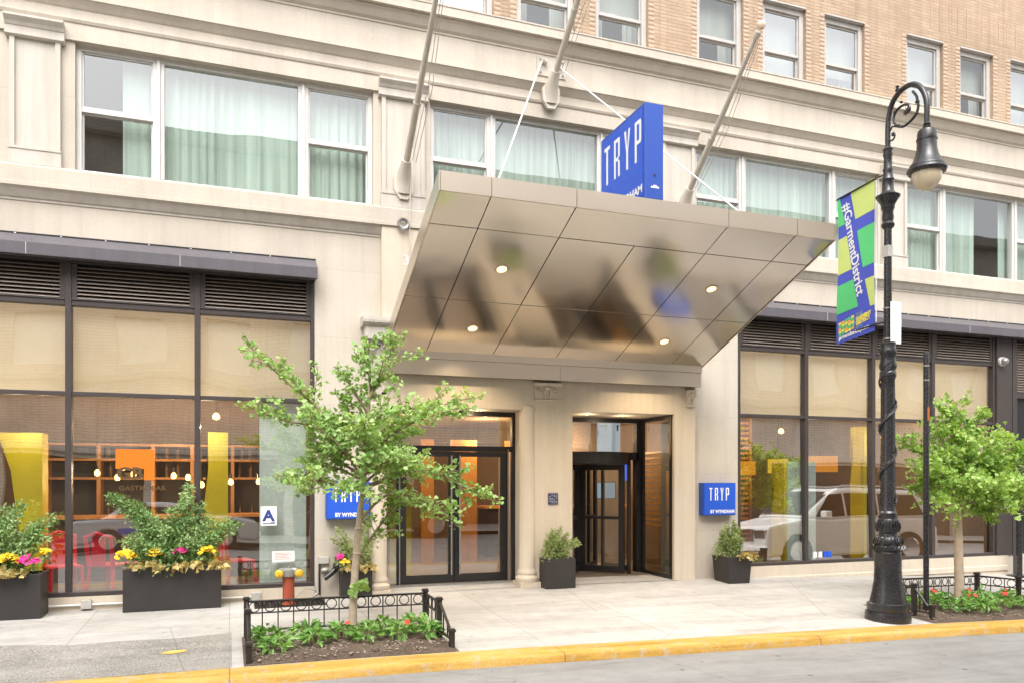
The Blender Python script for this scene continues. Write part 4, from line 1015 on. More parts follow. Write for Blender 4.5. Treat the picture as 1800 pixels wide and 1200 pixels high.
# ------------------------------------------------------------------ foliage tools
def rdir(r):
    z = r.uniform(-1, 1); a = r.uniform(0, 6.283); s = math.sqrt(1-z*z); return Vector((s*math.cos(a), s*math.sin(a), z))
def leaf(mb, p, size, r, kind, up=.6, m=0, out=None):
    n = (rdir(r) + Vector((0, -.25, up))).normalized()
    d = rdir(r)
    if out is not None: d = (d*.6+out).normalized()
    d = (d - n*d.dot(n)); d = d.normalized() if d.length > .01 else n.orthogonal().normalized()
    s = n.cross(d); z = size*r.uniform(.7, 1.2); n0 = len(mb.v)
    if kind == 'fan':
        c = .18*z*r.uniform(-1, 1)
        pts = [p, p+d*z*.62-s*z*.62+n*c, p+d*z*.95-s*z*.30, p+d*z*.88+n*c*.4, p+d*z*.95+s*z*.30, p+d*z*.62+s*z*.62+n*c]
        mb.v += [tuple(q) for q in pts]
        for f in ((0, 3, 2, 1), (0, 5, 4, 3)): mb.f.append(tuple(n0+i for i in f)); mb.m.append(m)
    else:
        wd = {'oval': .30, 'long': .24, 'wide': .42}[kind]
        c = .13*z
        pts = [p, p+d*z*.4-s*z*wd+n*c, p+d*z-n*c*.6, p+d*z*.4+s*z*wd+n*c, p+d*z*.45]
        mb.v += [tuple(q) for q in pts]
        for f in ((0, 4, 2, 1), (0, 3, 2, 4)): mb.f.append(tuple(n0+i for i in f)); mb.m.append(m)
def along(P, s):
    L_ = [(Vector(b_)-Vector(a)).length for a, b_ in zip(P, P[1:])]; t = s*sum(L_)
    for (a, b_), l in zip(zip(P, P[1:]), L_):
        if t <= l or (a, b_) == (P[-2], P[-1]): return Vector(a).lerp(Vector(b_), min(1, t/l)), (Vector(b_)-Vector(a)).normalized()
        t -= l
    return Vector(P[-1]), Vector((0, 0, 1))

# ------------------------------------------------------------------ tree with fan leaves (left pit)
r = random.Random(21)
tx, ty = 1.24, -2.42; tz = gnd(tx, ty)
tree = thing('ginkgo_tree', (tx, ty, tz), 'young ginkgo tree with sparse spreading branches in the left fenced pit', 'tree')
trunk = [(1.238, ty, tz-.05), (1.25, ty, .42), (1.27, ty, .78), (1.295, ty+.01, 1.1), (1.325, ty, 1.39), (1.36, ty-.01, 1.70), (1.385, ty, 2.0), (1.402, ty, 2.31), (1.418, ty, 2.68), (1.425, ty, 2.95)]
b = MB(); b.tube(trunk, [.049, .042, .039, .036, .033, .026, .019, .013, .009, .005], 12); 
for z in (.62, .95, 1.22): b.lathe([(.040, -.012), (.045, 0), (.040, .012)], (1.262+(z-.62)*.08, ty, z), 12)
b.build('trunk', M['bark'], tree, smooth=True)
brs = [
 [(1.37, 0, 1.70), (.95, .05, 2.42), (.54, .12, 2.80), (.20, .18, 3.14), (.12, .2, 3.22)],
 [(1.37, 0, 1.82), (.90, -.25, 2.24), (.43, -.4, 2.35), (.12, -.5, 2.48)],
 [(1.38, 0, 1.84), (1.87, .1, 2.36), (2.32, .2, 2.60), (2.80, .25, 2.72)],
 [(1.38, 0, 2.0), (1.75, -.3, 2.30), (2.10, -.45, 2.45), (2.35, -.5, 2.48)],
 [(1.36, 0, 1.65), (2.0, -.15, 1.83), (2.50, -.25, 1.62), (2.80, -.3, 1.49)],
 [(1.32, 0, 1.30), (1.62, -.2, 1.60), (2.05, -.35, 1.46), (2.30, -.4, 1.24)],
 [(1.27, 0, .86), (1.55, .15, 1.22), (1.75, .2, 1.45), (1.95, .2, 1.55)],
 [(1.41, 0, 2.31), (1.43, .03, 2.93), (1.34, .05, 3.28)],
 [(1.418, 0, 2.62), (1.66, .05, 3.10), (1.76, .05, 3.36)],
 [(1.41, 0, 2.45), (1.20, -.1, 2.75), (1.05, -.12, 2.92)],
 [(1.37, 0, 1.76), (.98, .25, 2.02), (.80, .35, 1.84), (.72, .4, 1.60)],
 [(1.36, 0, 1.62), (.95, -.2, 1.72), (.58, -.3, 1.76), (.42, -.32, 1.80)],
 [(1.39, 0, 2.1), (1.05, .4, 2.38), (.75, .6, 2.5)], [(1.39, 0, 2.05), (1.55, .5, 2.3), (1.8, .75, 2.45)],
 [(1.38, 0, 1.95), (1.3, -.45, 2.2), (1.25, -.75, 2.3)], [(1.37, 0, 1.8), (1.6, -.45, 1.95), (1.85, -.7, 1.9)],
 [(1.36, 0, 1.7), (1.75, .35, 1.95), (2.1, .5, 1.95)], [(1.36, 0, 1.6), (1.15, -.4, 1.7), (.95, -.6, 1.62)],
]
for i in range(12):
    z = 1.66+.065*i; x = 1.365+.04*(z-1.7); a = i*2.4; l = r.uniform(.5, .85)*(1.1-.5*(z-1.66))
    brs.append([(x, 0, z), (x+.5*l*math.cos(a), .5*l*math.sin(a), z+.20*l), (x+l*math.cos(a), l*math.sin(a), z+.22*l+r.uniform(-.1, .1))])
b = MB(); lf = MB()
for P in brs:
    P = [(x, ty+y, z) for x, y, z in P]
    Q = smoothpath(P, 4); n = len(Q)
    b.tube(Q, [.014*(1-i/n)+.003 for i in range(n)], 7)
    L_ = sum((Vector(q)-Vector(p)).length for p, q in zip(Q, Q[1:]))
    subs = [(Q, .16, 1.0)]
    for i in range(int(L_/.17)):
        u = .22+.68*(i+r.random()*.7)/max(1, int(L_/.17)); p, d = along(Q, u); side = rdir(r)+Vector((0, 0, .15)); side = (side-d*side.dot(d)).normalized()
        side.z *= .45; ln = r.uniform(.22, .55)*(1.15-.7*u); e = p+(side*.9+d*.65).normalized()*ln; q = [p, p.lerp(e, .5)+Vector((0, 0, .02)), e]
        b.tube(q, [.006, .004, .002], 4, cap=False); subs.append((q, .1, .75))
    for Q2, s0, mul in subs:
        L2 = sum((Vector(q)-Vector(p)).length for p, q in zip(Q2, Q2[1:])); k = int(L2/.029)
        for i in range(k):
            s = s0+(1-s0)*i/k; p, d = along(Q2, s)
            side = (rdir(r)+Vector((0, 0, .2))); side = (side-d*side.dot(d)).normalized()
            side.z *= .5; tl = r.uniform(.02, .17)*mul*(1.1-.6*s); e = p+(side*.8+d*.6).normalized()*tl
            b.tube([p, e], [.003, .0015], 4, cap=False)
            for j in range(2):
                c = p.lerp(e, (j+1)/2)
                for _ in range(r.choice((1, 2, 2, 3))): leaf(lf, c+rdir(r)*.026, .043*r.choice((.7, .9, 1, 1.15, 1.3)), r, 'fan', .9, out=side)
for _ in range(9):                                           # epicormic sprig near the foot of the trunk
    leaf(lf, Vector((1.26, ty-.06, .62))+rdir(r)*.05+Vector((.02, -.03, 0)), .12, r, 'fan', .2)
b.build('branches', M['twig'], tree, smooth=True)
o = lf.build('foliage', M['leaf_g'], tree)

# ------------------------------------------------------------------ rounder tree (right pit)
r = random.Random(5); tx, ty = 9.70, -2.62; tz = gnd(tx, ty)
t2 = thing('street_tree', (tx, ty, tz), 'small bright green tree with a dense rounded crown in the right fenced pit', 'tree')
b = MB(); b.tube([(tx, ty, tz-.05), (tx-.01, ty, .45), (tx-.02, ty, .9), (tx-.03, ty, 1.2), (tx-.02, ty, 1.6), (tx, ty, 2.1)], [.068, .06, .056, .052, .036, .014], 12)
b.build('trunk', M['bark'], t2, smooth=True)
b = MB(); lf = MB()
tips = [(-1.0, .1, 2.30), (-.85, -.3, 1.95), (-.6, .3, 1.6), (-.75, -.2, 1.42), (-.45, 0, 2.55), (-.15, .1, 2.82), (.05, .1, 2.86), (.2, -.2, 2.72), (.45, .2, 2.50), (.7, -.1, 2.42), (1.0, .1, 2.36), (1.35, -.1, 2.32), (1.7, .2, 2.2),
        (.9, -.4, 1.75), (1.3, -.1, 1.55), (.6, .4, 1.5), (.3, -.5, 1.75), (-.2, -.55, 1.7), (-.1, .6, 1.9), (.5, -.45, 1.35), (1.0, .2, 1.2), (-.35, -.3, 1.3), (.1, .1, 2.1), (-.4, .0, 2.15), (.15, .0, 1.65), (1.6, -.2, 1.25), (.75, 0, 1.95), (1.35, .2, 1.85), (1.7, -.1, 1.7), (.3, .2, 2.3), (-.2, -.3, 2.4), (-.7, .0, 1.8)]
for dx, dy, z in tips:
    st = Vector((tx-.02, ty, r.uniform(1.22, 1.7))); e = Vector((tx+dx, ty+dy, z)); mid = st.lerp(e, .5)+Vector((0, 0, .1))
    Q = smoothpath([st, mid, e], 5); n = len(Q); b.tube(Q, [.016*(1-i/n)+.003 for i in range(n)], 6)
    k = int((e-st).length/.034)
    for i in range(k):
        s = .28+.72*i/k; p, d = along(Q, s); side = rdir(r); side = (side-d*side.dot(d)).normalized(); side.z *= .5; tl = r.uniform(.06, .36)*(1.2-.5*s)
        q = p+(side*.85+d*.5).normalized()*tl
        b.tube([p, q], [.003, .0015], 4, cap=False)
        for j in range(4):
            c = p.lerp(q, (j+.6)/4)
            for _ in range(3): leaf(lf, c+rdir(r)*.035, .056*r.choice((.7, .9, 1, 1.2)), r, 'fan', .8, out=side)
b.build('branches', M['twig'], t2, smooth=True); lf.build('foliage', M['leaf_t2'], t2)

# ------------------------------------------------------------------ tree pits: soil, fence, bedding plants
def soil(x0, x1, y0, y1, seed):
    r = random.Random(seed); b = MB(); nx, ny = 24, 16
    for j in range(ny+1):
        for i in range(nx+1):
            x = x0+(x1-x0)*i/nx; y = y0+(y1-y0)*j/ny; e = min(i, nx-i, j*1.5, (ny-j)*1.5)
            b.v.append((x, y, gnd(x, y)+.005+min(e, 3)*.008+(r.uniform(0, .018) if e > 0 else 0)))
    for j in range(ny):
        for i in range(nx): q = j*(nx+1)+i; b.f.append((q, q+1, q+nx+2, q+nx+1)); b.m.append(0)
    for _ in range(900):                                       # bark chips
        x, y = r.uniform(x0+.03, x1-.03), r.uniform(y0+.03, y1-.03); a = r.uniform(0, 6.28); s = r.uniform(.006, .018); z = gnd(x, y)+.035+r.uniform(0, .012)
        u = Vector((math.cos(a), math.sin(a), r.uniform(-.4, .4)))*s; v = Vector((-math.sin(a), math.cos(a), r.uniform(-.4, .4)))*s*.6; c = Vector((x, y, z))
        b.face([c-u-v, c+u-v, c+u+v, c-u+v], 1)
    return tag(b.build('soil', [M['soil'], pm('bark_chip', (.25, .19, .14), .9, var=.4, vs=40)]), kind='structure')
soil(.12, 2.12, YK+.02, -2.28, 3); soil(8.22, 10.8, YK+.02, -2.36, 4)
def fence(name, pts, label, mid=None, H=.40):
    """low tree guard through the given post points; each run has rails, rings and pickets"""
    o = thing('tree_guard', (pts[0][0], pts[0][1], gnd(*pts[0][:2])), label, 'low fence', 'low black tree guards')
    for x, y, h in pts:
        z = gnd(x, y); b = MB(); b.box(x-.026, x+.026, y-.026, y+.026, z-.03, z+h); b.box(x-.036, x+.036, y-.036, y+.036, z+h, z+h+.018); b.box(x-.03, x+.03, y-.03, y+.03, z+h+.018, z+h+.032)
        b.build('post', M['rail'], o, bevel=.003)
    for (x0, y0, h0), (x1, y1, h1) in zip(pts, pts[1:]):
        A = Vector((x0, y0, gnd(x0, y0))); B = Vector((x1, y1, gnd(x1, y1))); L_ = (B-A).length; d = (B-A).normalized(); fl = Vector((d.x, d.y, 0)).normalized()
        b = MB()
        ha, hb = h0-.02, h1-.02
        def P(s, f): return A.lerp(B, s)+Vector((0, 0, f))
        sl = abs(h0-h1) > .1
        if sl:                                                 # sloping end rail
            b.tube([P(0, ha), P(.12, ha-.01), P(1, hb)], .016, 6); b.tube([P(0, .09), P(1, .09)], .014, 6)
            b.tube([P(.35, .09), P(.35, ha*.65+hb*.35)], .008, 6); b.tube([P(.68, .09), P(.68, ha*.32+hb*.68)], .008, 6)
        else:
            n = max(1, round(L_/.152)); r0 = .052
            for f, rr in ((ha, .013), (ha-.122, .009), (.08, .013)): b.tube([P(0, f), P(1, f)], rr, 6)
            for i in range(n+1):
                s = (i)/n
                if 0 < i < n: b.tube([P(s, .08), P(s, ha)], .0068, 6)
                if i < n: b.ring(P((i+.5)/n, ha-.061), r0, .0062, fl, 18)
        b.build('railing', M['rail'], o)
    return o
fence('f', [(.165, -3.46, .17), (.165, -3.05, .40), (.165, -2.33, .40), (2.06, -2.33, .40), (2.075, -2.90, .40), (2.075, -3.40, .17)], 'low black iron tree guard with rings around the young ginkgo')
fence('f', [(8.333, -3.40, .17), (8.31, -3.146, .40), (8.28, -2.60, .40), (10.30, -2.40, .40), (10.62, -2.80, .40), (10.74, -3.1, .40), (10.82, -3.42, .17)], 'low black iron tree guard with rings right of the street lamp')
def flower(mb, c, s, r, m=0, n=6):
    c = Vector(c); up = (rdir(r)*.5+Vector((0, -.5, .7))).normalized(); u = up.orthogonal().normalized(); v = up.cross(u); a0 = r.uniform(0, 6)
    for k in range(n):
        a = a0+k*6.283/n; d = u*math.cos(a)+v*math.sin(a); w_ = up.cross(d)
        mb.face([c, c+d*s*.6-w_*s*.38+up*s*.12, c+d*s+up*s*.05, c+d*s*.6+w_*s*.38+up*s*.12], m)
def bedding(x, y, rad, h, seed, label, group, flowers=1, mat='leaf_bed', n=60):
    r = random.Random(seed); z = gnd(x, y)+.03
    b = MB()
    for i in range(n):
        a = r.uniform(0, 6.283); rr = rad*math.sqrt(r.random())*.8; k = 1-(rr/rad)**2
        p = Vector((x+rr*math.cos(a), y+rr*math.sin(a), z+h*(.25+.7*k)*r.uniform(.55, 1.05)))
        leaf(b, p, .105, r, 'long', .55, out=Vector((math.cos(a), math.sin(a), .1))*1.1)
    for i in range(6):
        a = i*1.05; b.tube([(x, y, z-.03), (x+rad*.5*math.cos(a), y+rad*.5*math.sin(a), z+h*.6)], .004, 4, 1)
    o = b.build('bedding_plant', [M[mat], M['twig']], origin=(x, y, z-.03)); tag(o, label, 'plant', group)
    if flowers:
        f = MB()
        for i in range(flowers):
            a = r.uniform(0, 6.28); flower(f, (x+rad*.4*math.cos(a), y+rad*.35*math.sin(a)-.02, z+h*r.uniform(.95, 1.1)), .034, r, 0, 5)
        f.build('flower', M['fl_r'], o, origin=(x, y, z-.03))
    return o
GL = 'bedding plants in the left tree pit'; GR = 'bedding plants in the right tree pit'
for i, (x, y, fl, lb) in enumerate([
    (.34, -2.72, 0, 'low leafy bedding plant in the back left corner of the left tree pit'), (.42, -3.12, 0, 'low leafy bedding plant at the front left corner of the left tree pit'),
    (.74, -2.66, 0, 'low leafy bedding plant at the back of the left pit, left of the trunk'), (.80, -3.02, 0, 'low leafy bedding plant at the front of the left pit, left of the trunk'),
    (1.08, -2.80, 1, 'low leafy bedding plant with a red bloom just left of the ginkgo trunk'), (1.30, -2.98, 0, 'low leafy bedding plant straight in front of the ginkgo trunk'),
    (1.52, -2.62, 0, 'low leafy bedding plant behind and right of the ginkgo trunk'), (1.66, -2.96, 1, 'low leafy bedding plant with a red bloom in the right half of the left pit'),
    (1.88, -2.62, 0, 'low leafy bedding plant in the back right corner of the left tree pit'), (1.93, -2.95, 0, 'low leafy bedding plant at the front right corner of the left tree pit')]):
    bedding(x, y, .15, .17, 300+i, lb, GL, fl)
for i, (x, y, fl, lb) in enumerate([
    (8.52, -2.55, 1, 'leafy bedding plant just right of the street lamp, behind the guard post'), (8.95, -2.72, 0, 'leafy bedding plant right of the thin bare signpost'), (9.10, -3.10, 0, 'big pale leafy bedding plant at the front left of the right pit'),
    (9.30, -2.50, 1, 'leafy bedding plant with red bloom at the back, left of the right tree trunk'), (9.55, -2.95, 1, 'leafy bedding plant with red bloom in front of the right tree trunk'), (9.85, -3.12, 0, 'leafy bedding plant at the kerb side, just right of the right tree trunk'),
    (9.98, -2.55, 1, 'leafy bedding plant with red bloom right behind the right tree trunk'), (10.30, -2.92, 1, 'leafy bedding plant with red bloom in the middle right of the right pit'), (10.28, -2.42, 0, 'leafy bedding plant at the back of the right pit near the corner post'),
    (10.62, -2.66, 1, 'leafy bedding plant with red bloom beside the right run of railing'), (10.70, -3.10, 0, 'leafy bedding plant at the kerb side near the right end of the pit'), (9.45, -3.25, 0, 'leafy bedding plant nearest the kerb, left of the right tree trunk')]):
    bedding(8.48+(x-8.52)*.93, -3.42+(y+3.45)*.78, .19, .21, 340+i, lb, GR, 2 if fl else 0, n=70)

# ------------------------------------------------------------------ planters with shrubs and flowers
def planter(x0, x1, y0, y1, z0, z1, label, taper=0, filled=True):
    o = thing('planter_box', ((x0+x1)/2, (y0+y1)/2, z0), label, 'planter', 'dark grey planter boxes along the wall'); b = MB(); t_ = .03
    i = len(b.v); k = taper
    b.v += [(x0+k, y0+k, z0), (x1-k, y0+k, z0), (x1-k, y1-k, z0), (x0+k, y1-k, z0), (x0, y0, z1), (x1, y0, z1), (x1, y1, z1), (x0, y1, z1),
            (x0+t_, y0+t_, z1), (x1-t_, y0+t_, z1), (x1-t_, y1-t_, z1), (x0+t_, y1-t_, z1), (x0+t_, y0+t_, z1-.06), (x1-t_, y0+t_, z1-.06), (x1-t_, y1-t_, z1-.06), (x0+t_, y1-t_, z1-.06)]
    for f in ((0,3,2,1),(0,1,5,4),(1,2,6,5),(2,3,7,6),(3,0,4,7),(4,5,9,8),(5,6,10,9),(6,7,11,10),(7,4,8,11),(8,9,13,12),(9,10,14,13),(10,11,15,14),(11,8,12,15)): b.f.append(f); b.m.append(0)
    b.build('box', M['plaster'], o, bevel=.005)
    b = MB(); b.face([(x0+t_+.001, y0+t_+.001, z1-.045), (x1-t_-.001, y0+t_+.001, z1-.045), (x1-t_-.001, y1-t_-.001, z1-.045), (x0+t_+.001, y1-t_-.001, z1-.045)])
    b.build('soil', M['soil'], o); return o
def shrub(base, tips, label, mat, leaf_s, dens, rad, seed, cat='shrub', spread=.2, kind='oval', name='shrub'):
    r = random.Random(seed); o = thing(name, base, label, cat, 'shrubs in the planter boxes'); st = MB(); lf = MB(); B = Vector(base)
    for tip in tips:
        T = Vector(tip); s = B+Vector((r.uniform(-1, 1)*spread, r.uniform(-.4, .4)*spread, 0)); m_ = s.lerp(T, .5)+Vector((0, 0, .04))
        s.x += (T.x-B.x)*.35; Q = smoothpath([s, m_, T], 4); n = len(Q)
        st.tube(Q, [.007*(1-i/n)+.002 for i in range(n)], 5, cap=False)
        for i in range(int(dens*(T-s).length)):
            u = r.uniform(.12, 1) ; p, d = along(Q, u); off = rdir(r)*rad*(1.12-.78*u)*math.sqrt(r.random())
            leaf(lf, p+off, leaf_s, r, kind, .6, out=(off.normalized()*.6+d*.5))
    st.build('stems', M['twig'], o); lf.build('leaves', M[mat], o); return o
def flower_clump(name, x, y, z, rad, mat, seed, label, cat, n=30, s=.030):
    rad *= 1.35; n = int(n*1.4)
    r = random.Random(seed); b = MB()
    for i in range(26): leaf(b, Vector((x, y, z))+rdir(r)*rad*.8, .06, r, 'oval', .5)
    o = b.build(name, M['leaf_b'], origin=(x, y, z-.05)); tag(o, label, cat, 'flowers in the planter boxes'); f = MB()
    for i in range(n):
        d = rdir(r); d.z = abs(d.z); d.y = -abs(d.y); flower(f, Vector((x, y, z+.03))+Vector((d.x*rad, d.y*rad*.8, d.z*rad*.8)), s, r, 0, 7)
    f.build('blooms', mat, o, origin=(x, y, z-.05)); return o
def coleus(x, y, z, seed, label, n=34, rad=.10):
    rad *= 1.2; n = int(n*1.3)
    r = random.Random(seed); b = MB()
    for i in range(n):
        a = r.uniform(0, 6.283); d = Vector((math.cos(a), math.sin(a)-.35, r.uniform(-.5, .35)))
        leaf(b, Vector((x, y, z))+d*rad*r.uniform(.2, 1), .085, r, 'wide', .35, out=d*1.3)
    return tag(b.build('coleus_plant', M['leaf_c'], origin=(x, y, z-.04)), label, 'plant', 'coleus in the planter boxes')
# leftmost, cut by the frame
planter(-3.30, -2.07, -.46, -.05, gnd(-2.5, -.3), .645, 'long dark planter box cut off by the left edge of the picture')
shrub((-2.62, -.25, .62), [(-2.30, -.28, 1.44), (-2.5, -.2, 1.40), (-2.75, -.3, 1.35), (-2.12, -.25, 1.2), (-2.05, -.3, 1.05), (-2.4, -.4, 1.15), (-2.6, -.35, 1.0), (-2.25, -.42, .95), (-2.9, -.3, 1.2), (-3.1, -.2, 1.3), (-2.02, -.2, 1.28), (-2.2, -.1, 1.1)], 'bushy dark green shrub in the planter at the left edge', 'leaf_b', .048, 600, .21, 51)
flower_clump('yellow_flowers', -2.40, -.42, .76, .085, M['fl_y'], 1, 'yellow flower clump in the leftmost planter, left of the pink blooms', 'flowers')
flower_clump('pink_flowers', -2.19, -.44, .75, .075, M['fl_p'], 2, 'magenta flower clump at the right corner of the leftmost planter', 'flowers', 14, .035)
flower_clump('yellow_flowers', -2.06, -.34, .84, .05, M['fl_y'], 3, 'small yellow flower clump against the window, right end of the leftmost planter', 'flowers', 10)
coleus(-2.52, -.45, .68, 4, 'pale bronze coleus spilling over the leftmost planter'); coleus(-2.30, -.46, .66, 5, 'bronze coleus below the pink blooms of the leftmost planter', 20, .07)
# second, whole
planter(-1.22, -.10, -.37, -.03, gnd(-.7, -.3), .655, 'long dark planter box standing whole under the left storefront')
shrub((-.66, -.2, .62), [(-1.30, -.2, 1.50), (-1.38, -.25, 1.55), (-1.15, -.22, 1.46), (-1.0, -.3, 1.32), (-.92, -.12, 1.25), (-.47, -.18, 1.66), (-.52, -.25, 1.50), (-.70, -.2, 1.36), (-.34, -.2, 1.42), (-.25, -.22, 1.28), (-.02, -.2, 1.20), (.10, -.22, 1.14), (-.12, -.3, 1.05), (-.75, -.36, 1.12), (-1.1, -.36, 1.05), (-1.22, -.3, .98), (-.45, -.4, 1.0), (-.3, -.36, .95), (-.9, -.4, .92), (-.6, -.42, .9), (-1.15, -.35, .85), (-.2, -.3, .85)], 'big bushy green shrub with two peaks in the whole planter', 'leaf_b', .048, 600, .20, 52)
flower_clump('yellow_flowers', -1.19, -.36, .76, .085, M['fl_y'], 6, 'yellow flower clump at the left corner of the whole planter', 'flowers')
flower_clump('yellow_flowers', -.86, -.36, .79, .07, M['fl_y'], 7, 'yellow flower clump left of the pink blooms in the whole planter', 'flowers', 13)
flower_clump('pink_flowers', -.56, -.37, .80, .065, M['fl_p'], 8, 'magenta flower clump in the middle of the whole planter', 'flowers', 12, .033)
flower_clump('yellow_flowers', -.28, -.36, .80, .075, M['fl_y'], 9, 'yellow flower clump right of the pink blooms in the whole planter', 'flowers', 14)
for i, (x, lb) in enumerate(((-1.0, 'bronze coleus at the left of the whole planter'), (-.70, 'small bronze coleus just left of the middle of the whole planter'), (-.44, 'large pale coleus hanging over the middle right of the whole planter'), (-.13, 'pale coleus at the right end of the whole planter'))):
    coleus(x, -.37, .70-.02*(i % 2), 60+i, lb)
# behind the ginkgo
planter(1.41, 1.83, -.22, .0-.02, gnd(1.6, -.2), .54, 'narrow dark planter box behind the ginkgo trunk')
shrub((1.62, -.14, .5), [(1.38, -.15, 1.08), (1.30, -.12, .95), (1.5, -.16, .95), (1.75, -.14, 1.12), (1.85, -.15, .95), (1.65, -.2, .85), (1.45, -.2, .8), (1.8, -.2, .78)], 'loose yellow-green shrub in the planter behind the ginkgo', 'leaf_y', .036, 420, .12, 53)
flower_clump('pink_flowers', 1.39, -.20, .66, .04, M['fl_p'], 10, 'tiny pink flower clump in the planter behind the ginkgo', 'flowers', 8); flower_clump('yellow_flowers', 1.46, -.22, .60, .045, M['fl_y'], 11, 'tiny yellow flower clump in the planter behind the ginkgo', 'flowers', 8, .024)
coleus(1.52, -.22, .57, 12, 'bronze coleus at the left of the planter behind the ginkgo', 26, .09); coleus(1.74, -.22, .57, 13, 'brown coleus at the right of the planter behind the ginkgo', 26, .09)
# cube planters at the doors
planter(4.315, 4.785, -.385, -.11-.01, gnd(4.5, -.3), .59, 'square dark planter box beside the plaque, left of the revolving door')
shrub((4.55, -.25, .55), [(4.40, -.25, .92), (4.5, -.2, 1.0), (4.60, -.25, 1.03), (4.7, -.25, .92), (4.82, -.3, .84), (4.35, -.3, .85), (4.55, -.33, .9), (4.66, -.3, .82), (4.88, -.3, .80), (4.45, -.3, .78)], 'small grey-green box shrub in the planter left of the revolving door', 'leaf_y', .033, 950, .095, 54)
planter(7.29, 7.735, -.58, -.14, gnd(7.5, -.5), .535, 'square dark planter box under the right blue wall sign', .03)
shrub((7.5, -.36, .5), [(7.32, -.4, .95), (7.45, -.3, 1.0), (7.56, -.35, 1.06), (7.66, -.35, .95), (7.35, -.45, .8), (7.5, -.5, .85), (7.65, -.45, .78), (7.4, -.3, .85), (7.58, -.45, .7)], 'fluffy pale green shrub in the planter under the right blue sign', 'leaf_y', .036, 950, .115, 55)
coleus(7.62, -.58, .54, 14, 'reddish coleus spilling over the planter under the right blue sign', 34, .10); coleus(7.74, -.50, .56, 15, 'red-brown coleus at the right corner of the planter under the right blue sign', 20, .07)

# ------------------------------------------------------------------ small things on the pavement and wall
sx_, sy_ = .715, -.45; g0 = gnd(sx_, sy_)
o = thing('standpipe', (sx_, sy_, g0), 'rusty red fire standpipe with two yellow caps in front of the left window', 'standpipe')
b = MB(); b.lathe([(.085, 0), (.085, .02), (.075, .025), (.073, .34), (.08, .345), (.08, .36)], (sx_, sy_, g0), 24); b.build('pipe', M['siam'], o, smooth=True)
b = MB(); b.lathe([(.08, .36), (.10, .37), (.11, .41), (.10, .46), (.03, .475), (.03, .49), (.0, .495)], (sx_, sy_, g0), 20)
for s in (-1, 1): b.tube([(sx_+s*.05, sy_, g0+.42), (sx_+s*.10, sy_-.05, g0+.415), (sx_+s*.118, sy_-.085, g0+.412)], [.06, .062, .062], 14)
b.build('head', M['silver'], o, smooth=True)
for s in (-1, 1):
    b = MB(); c = Vector((sx_+s*.121, sy_-.092, g0+.411)); d = Vector((s*.35, -.93, -.05)).normalized(); b.tube([c, c+d*.025, c+d*.04], [.055, .053, .038], 8); b.tube([c+d*.04, c+d*.06], .02, 8); b.build('cap', M['capy'], o, smooth=True)
# cellar grate
o = tag(MB().build('placeholder', M['black']), None); bpy.data.objects.remove(o)
b = MB(); gx0, gx1, gy0, gy1 = .30, 1.17, -.62, -.08
def gz(x, y): return gnd(x, y)+.006
for i in range(15):
    x = gx0+(gx1-gx0)*i/14; b.tube([(x, gy0, gz(x, gy0)), (x, gy1, gz(x, gy1))], .008, 4)
for j in range(9):
    y = gy0+(gy1-gy0)*j/8; b.tube([(gx0, y, gz(gx0, y)), (gx1, y, gz(gx1, y))], .010, 4)
b.face([(gx0, gy0, gz(gx0, gy0)-.002), (gx1, gy0, gz(gx1, gy0)-.002), (gx1, gy1, gz(gx1, gy1)-.002), (gx0, gy1, gz(gx0, gy1)-.002)], 1)
tag(b.build('pavement_grate', [M['rail'], M['black']], origin=(gx0, gy0, gz(gx0, gy0))), 'dark iron grating in the pavement at the foot of the standpipe', 'grate')
# conduit along the base
o = thing('conduit', (-1.5, -.03, .22), 'thin white conduit with junction boxes along the foot of the left storefront', 'conduit')
b = MB(); b.tube([(-8, -.035, .20), (.30, -.035, .20)], .013, 8); b.build('pipe', M['plastic'], o, smooth=True)
for x in (-1.66, .33):
    b = MB(); b.box(x-.06, x+.06, -.075, -.012, .15, .26); b.build('junction_box', M['greybox'], o, bevel=.006)
b = MB(); b.tube([(.80, -.30, g0+.05), (.95, -.2, .30), (1.08, -.1, .26), (1.14, -.06, .18), (1.1, -.2, .15)], .008, 6); b.tube([(1.1, -.05, .36), (1.12, -.08, .22), (1.06, -.1, .17)], .014, 6)
tag(b.build('loose_cable', M['greybox'], origin=(1, -.2, .15)), 'loose grey cables on the pavement beside the standpipe', 'cable')
o = thing('outlet_box', (1.20, -.03, .66), 'grey electrical outlet box on the wall between the left window and planter', 'outlet')
b = MB(); b.box(1.135, 1.275, -.05, -.003, .60, .70); b.build('cover', M['greybox'], o, bevel=.008)
b = MB(); b.tube([(1.15, -.03, .60), (1.145, -.035, .45), (1.15, -.035, .18)], .014, 6); b.build('cord', M['rail'], o)
o = thing('wall_hydrant', (1.26, -.05, .47), 'dark bent pipe hydrant sticking out of the wall below the outlet box', 'hydrant')
b = MB(); b.tube([(1.36, -.01, .545), (1.36, -.09, .54), (1.31, -.12, .49), (1.25, -.13, .44), (1.20, -.13, .41)], [.04, .042, .036, .034, .036], 12); b.tube([(1.40, -.09, .56), (1.32, -.09, .56)], .05, 10); b.build('pipe', M['iron'], o, smooth=True)
b = MB(); b.lathe([(.0, -.02), (.045, -.02), (.05, .0), (.04, .02), (.0, .025)], (1.22, -.03, .52), 14); b.build('bonnet', M['greybox'], o, smooth=True)
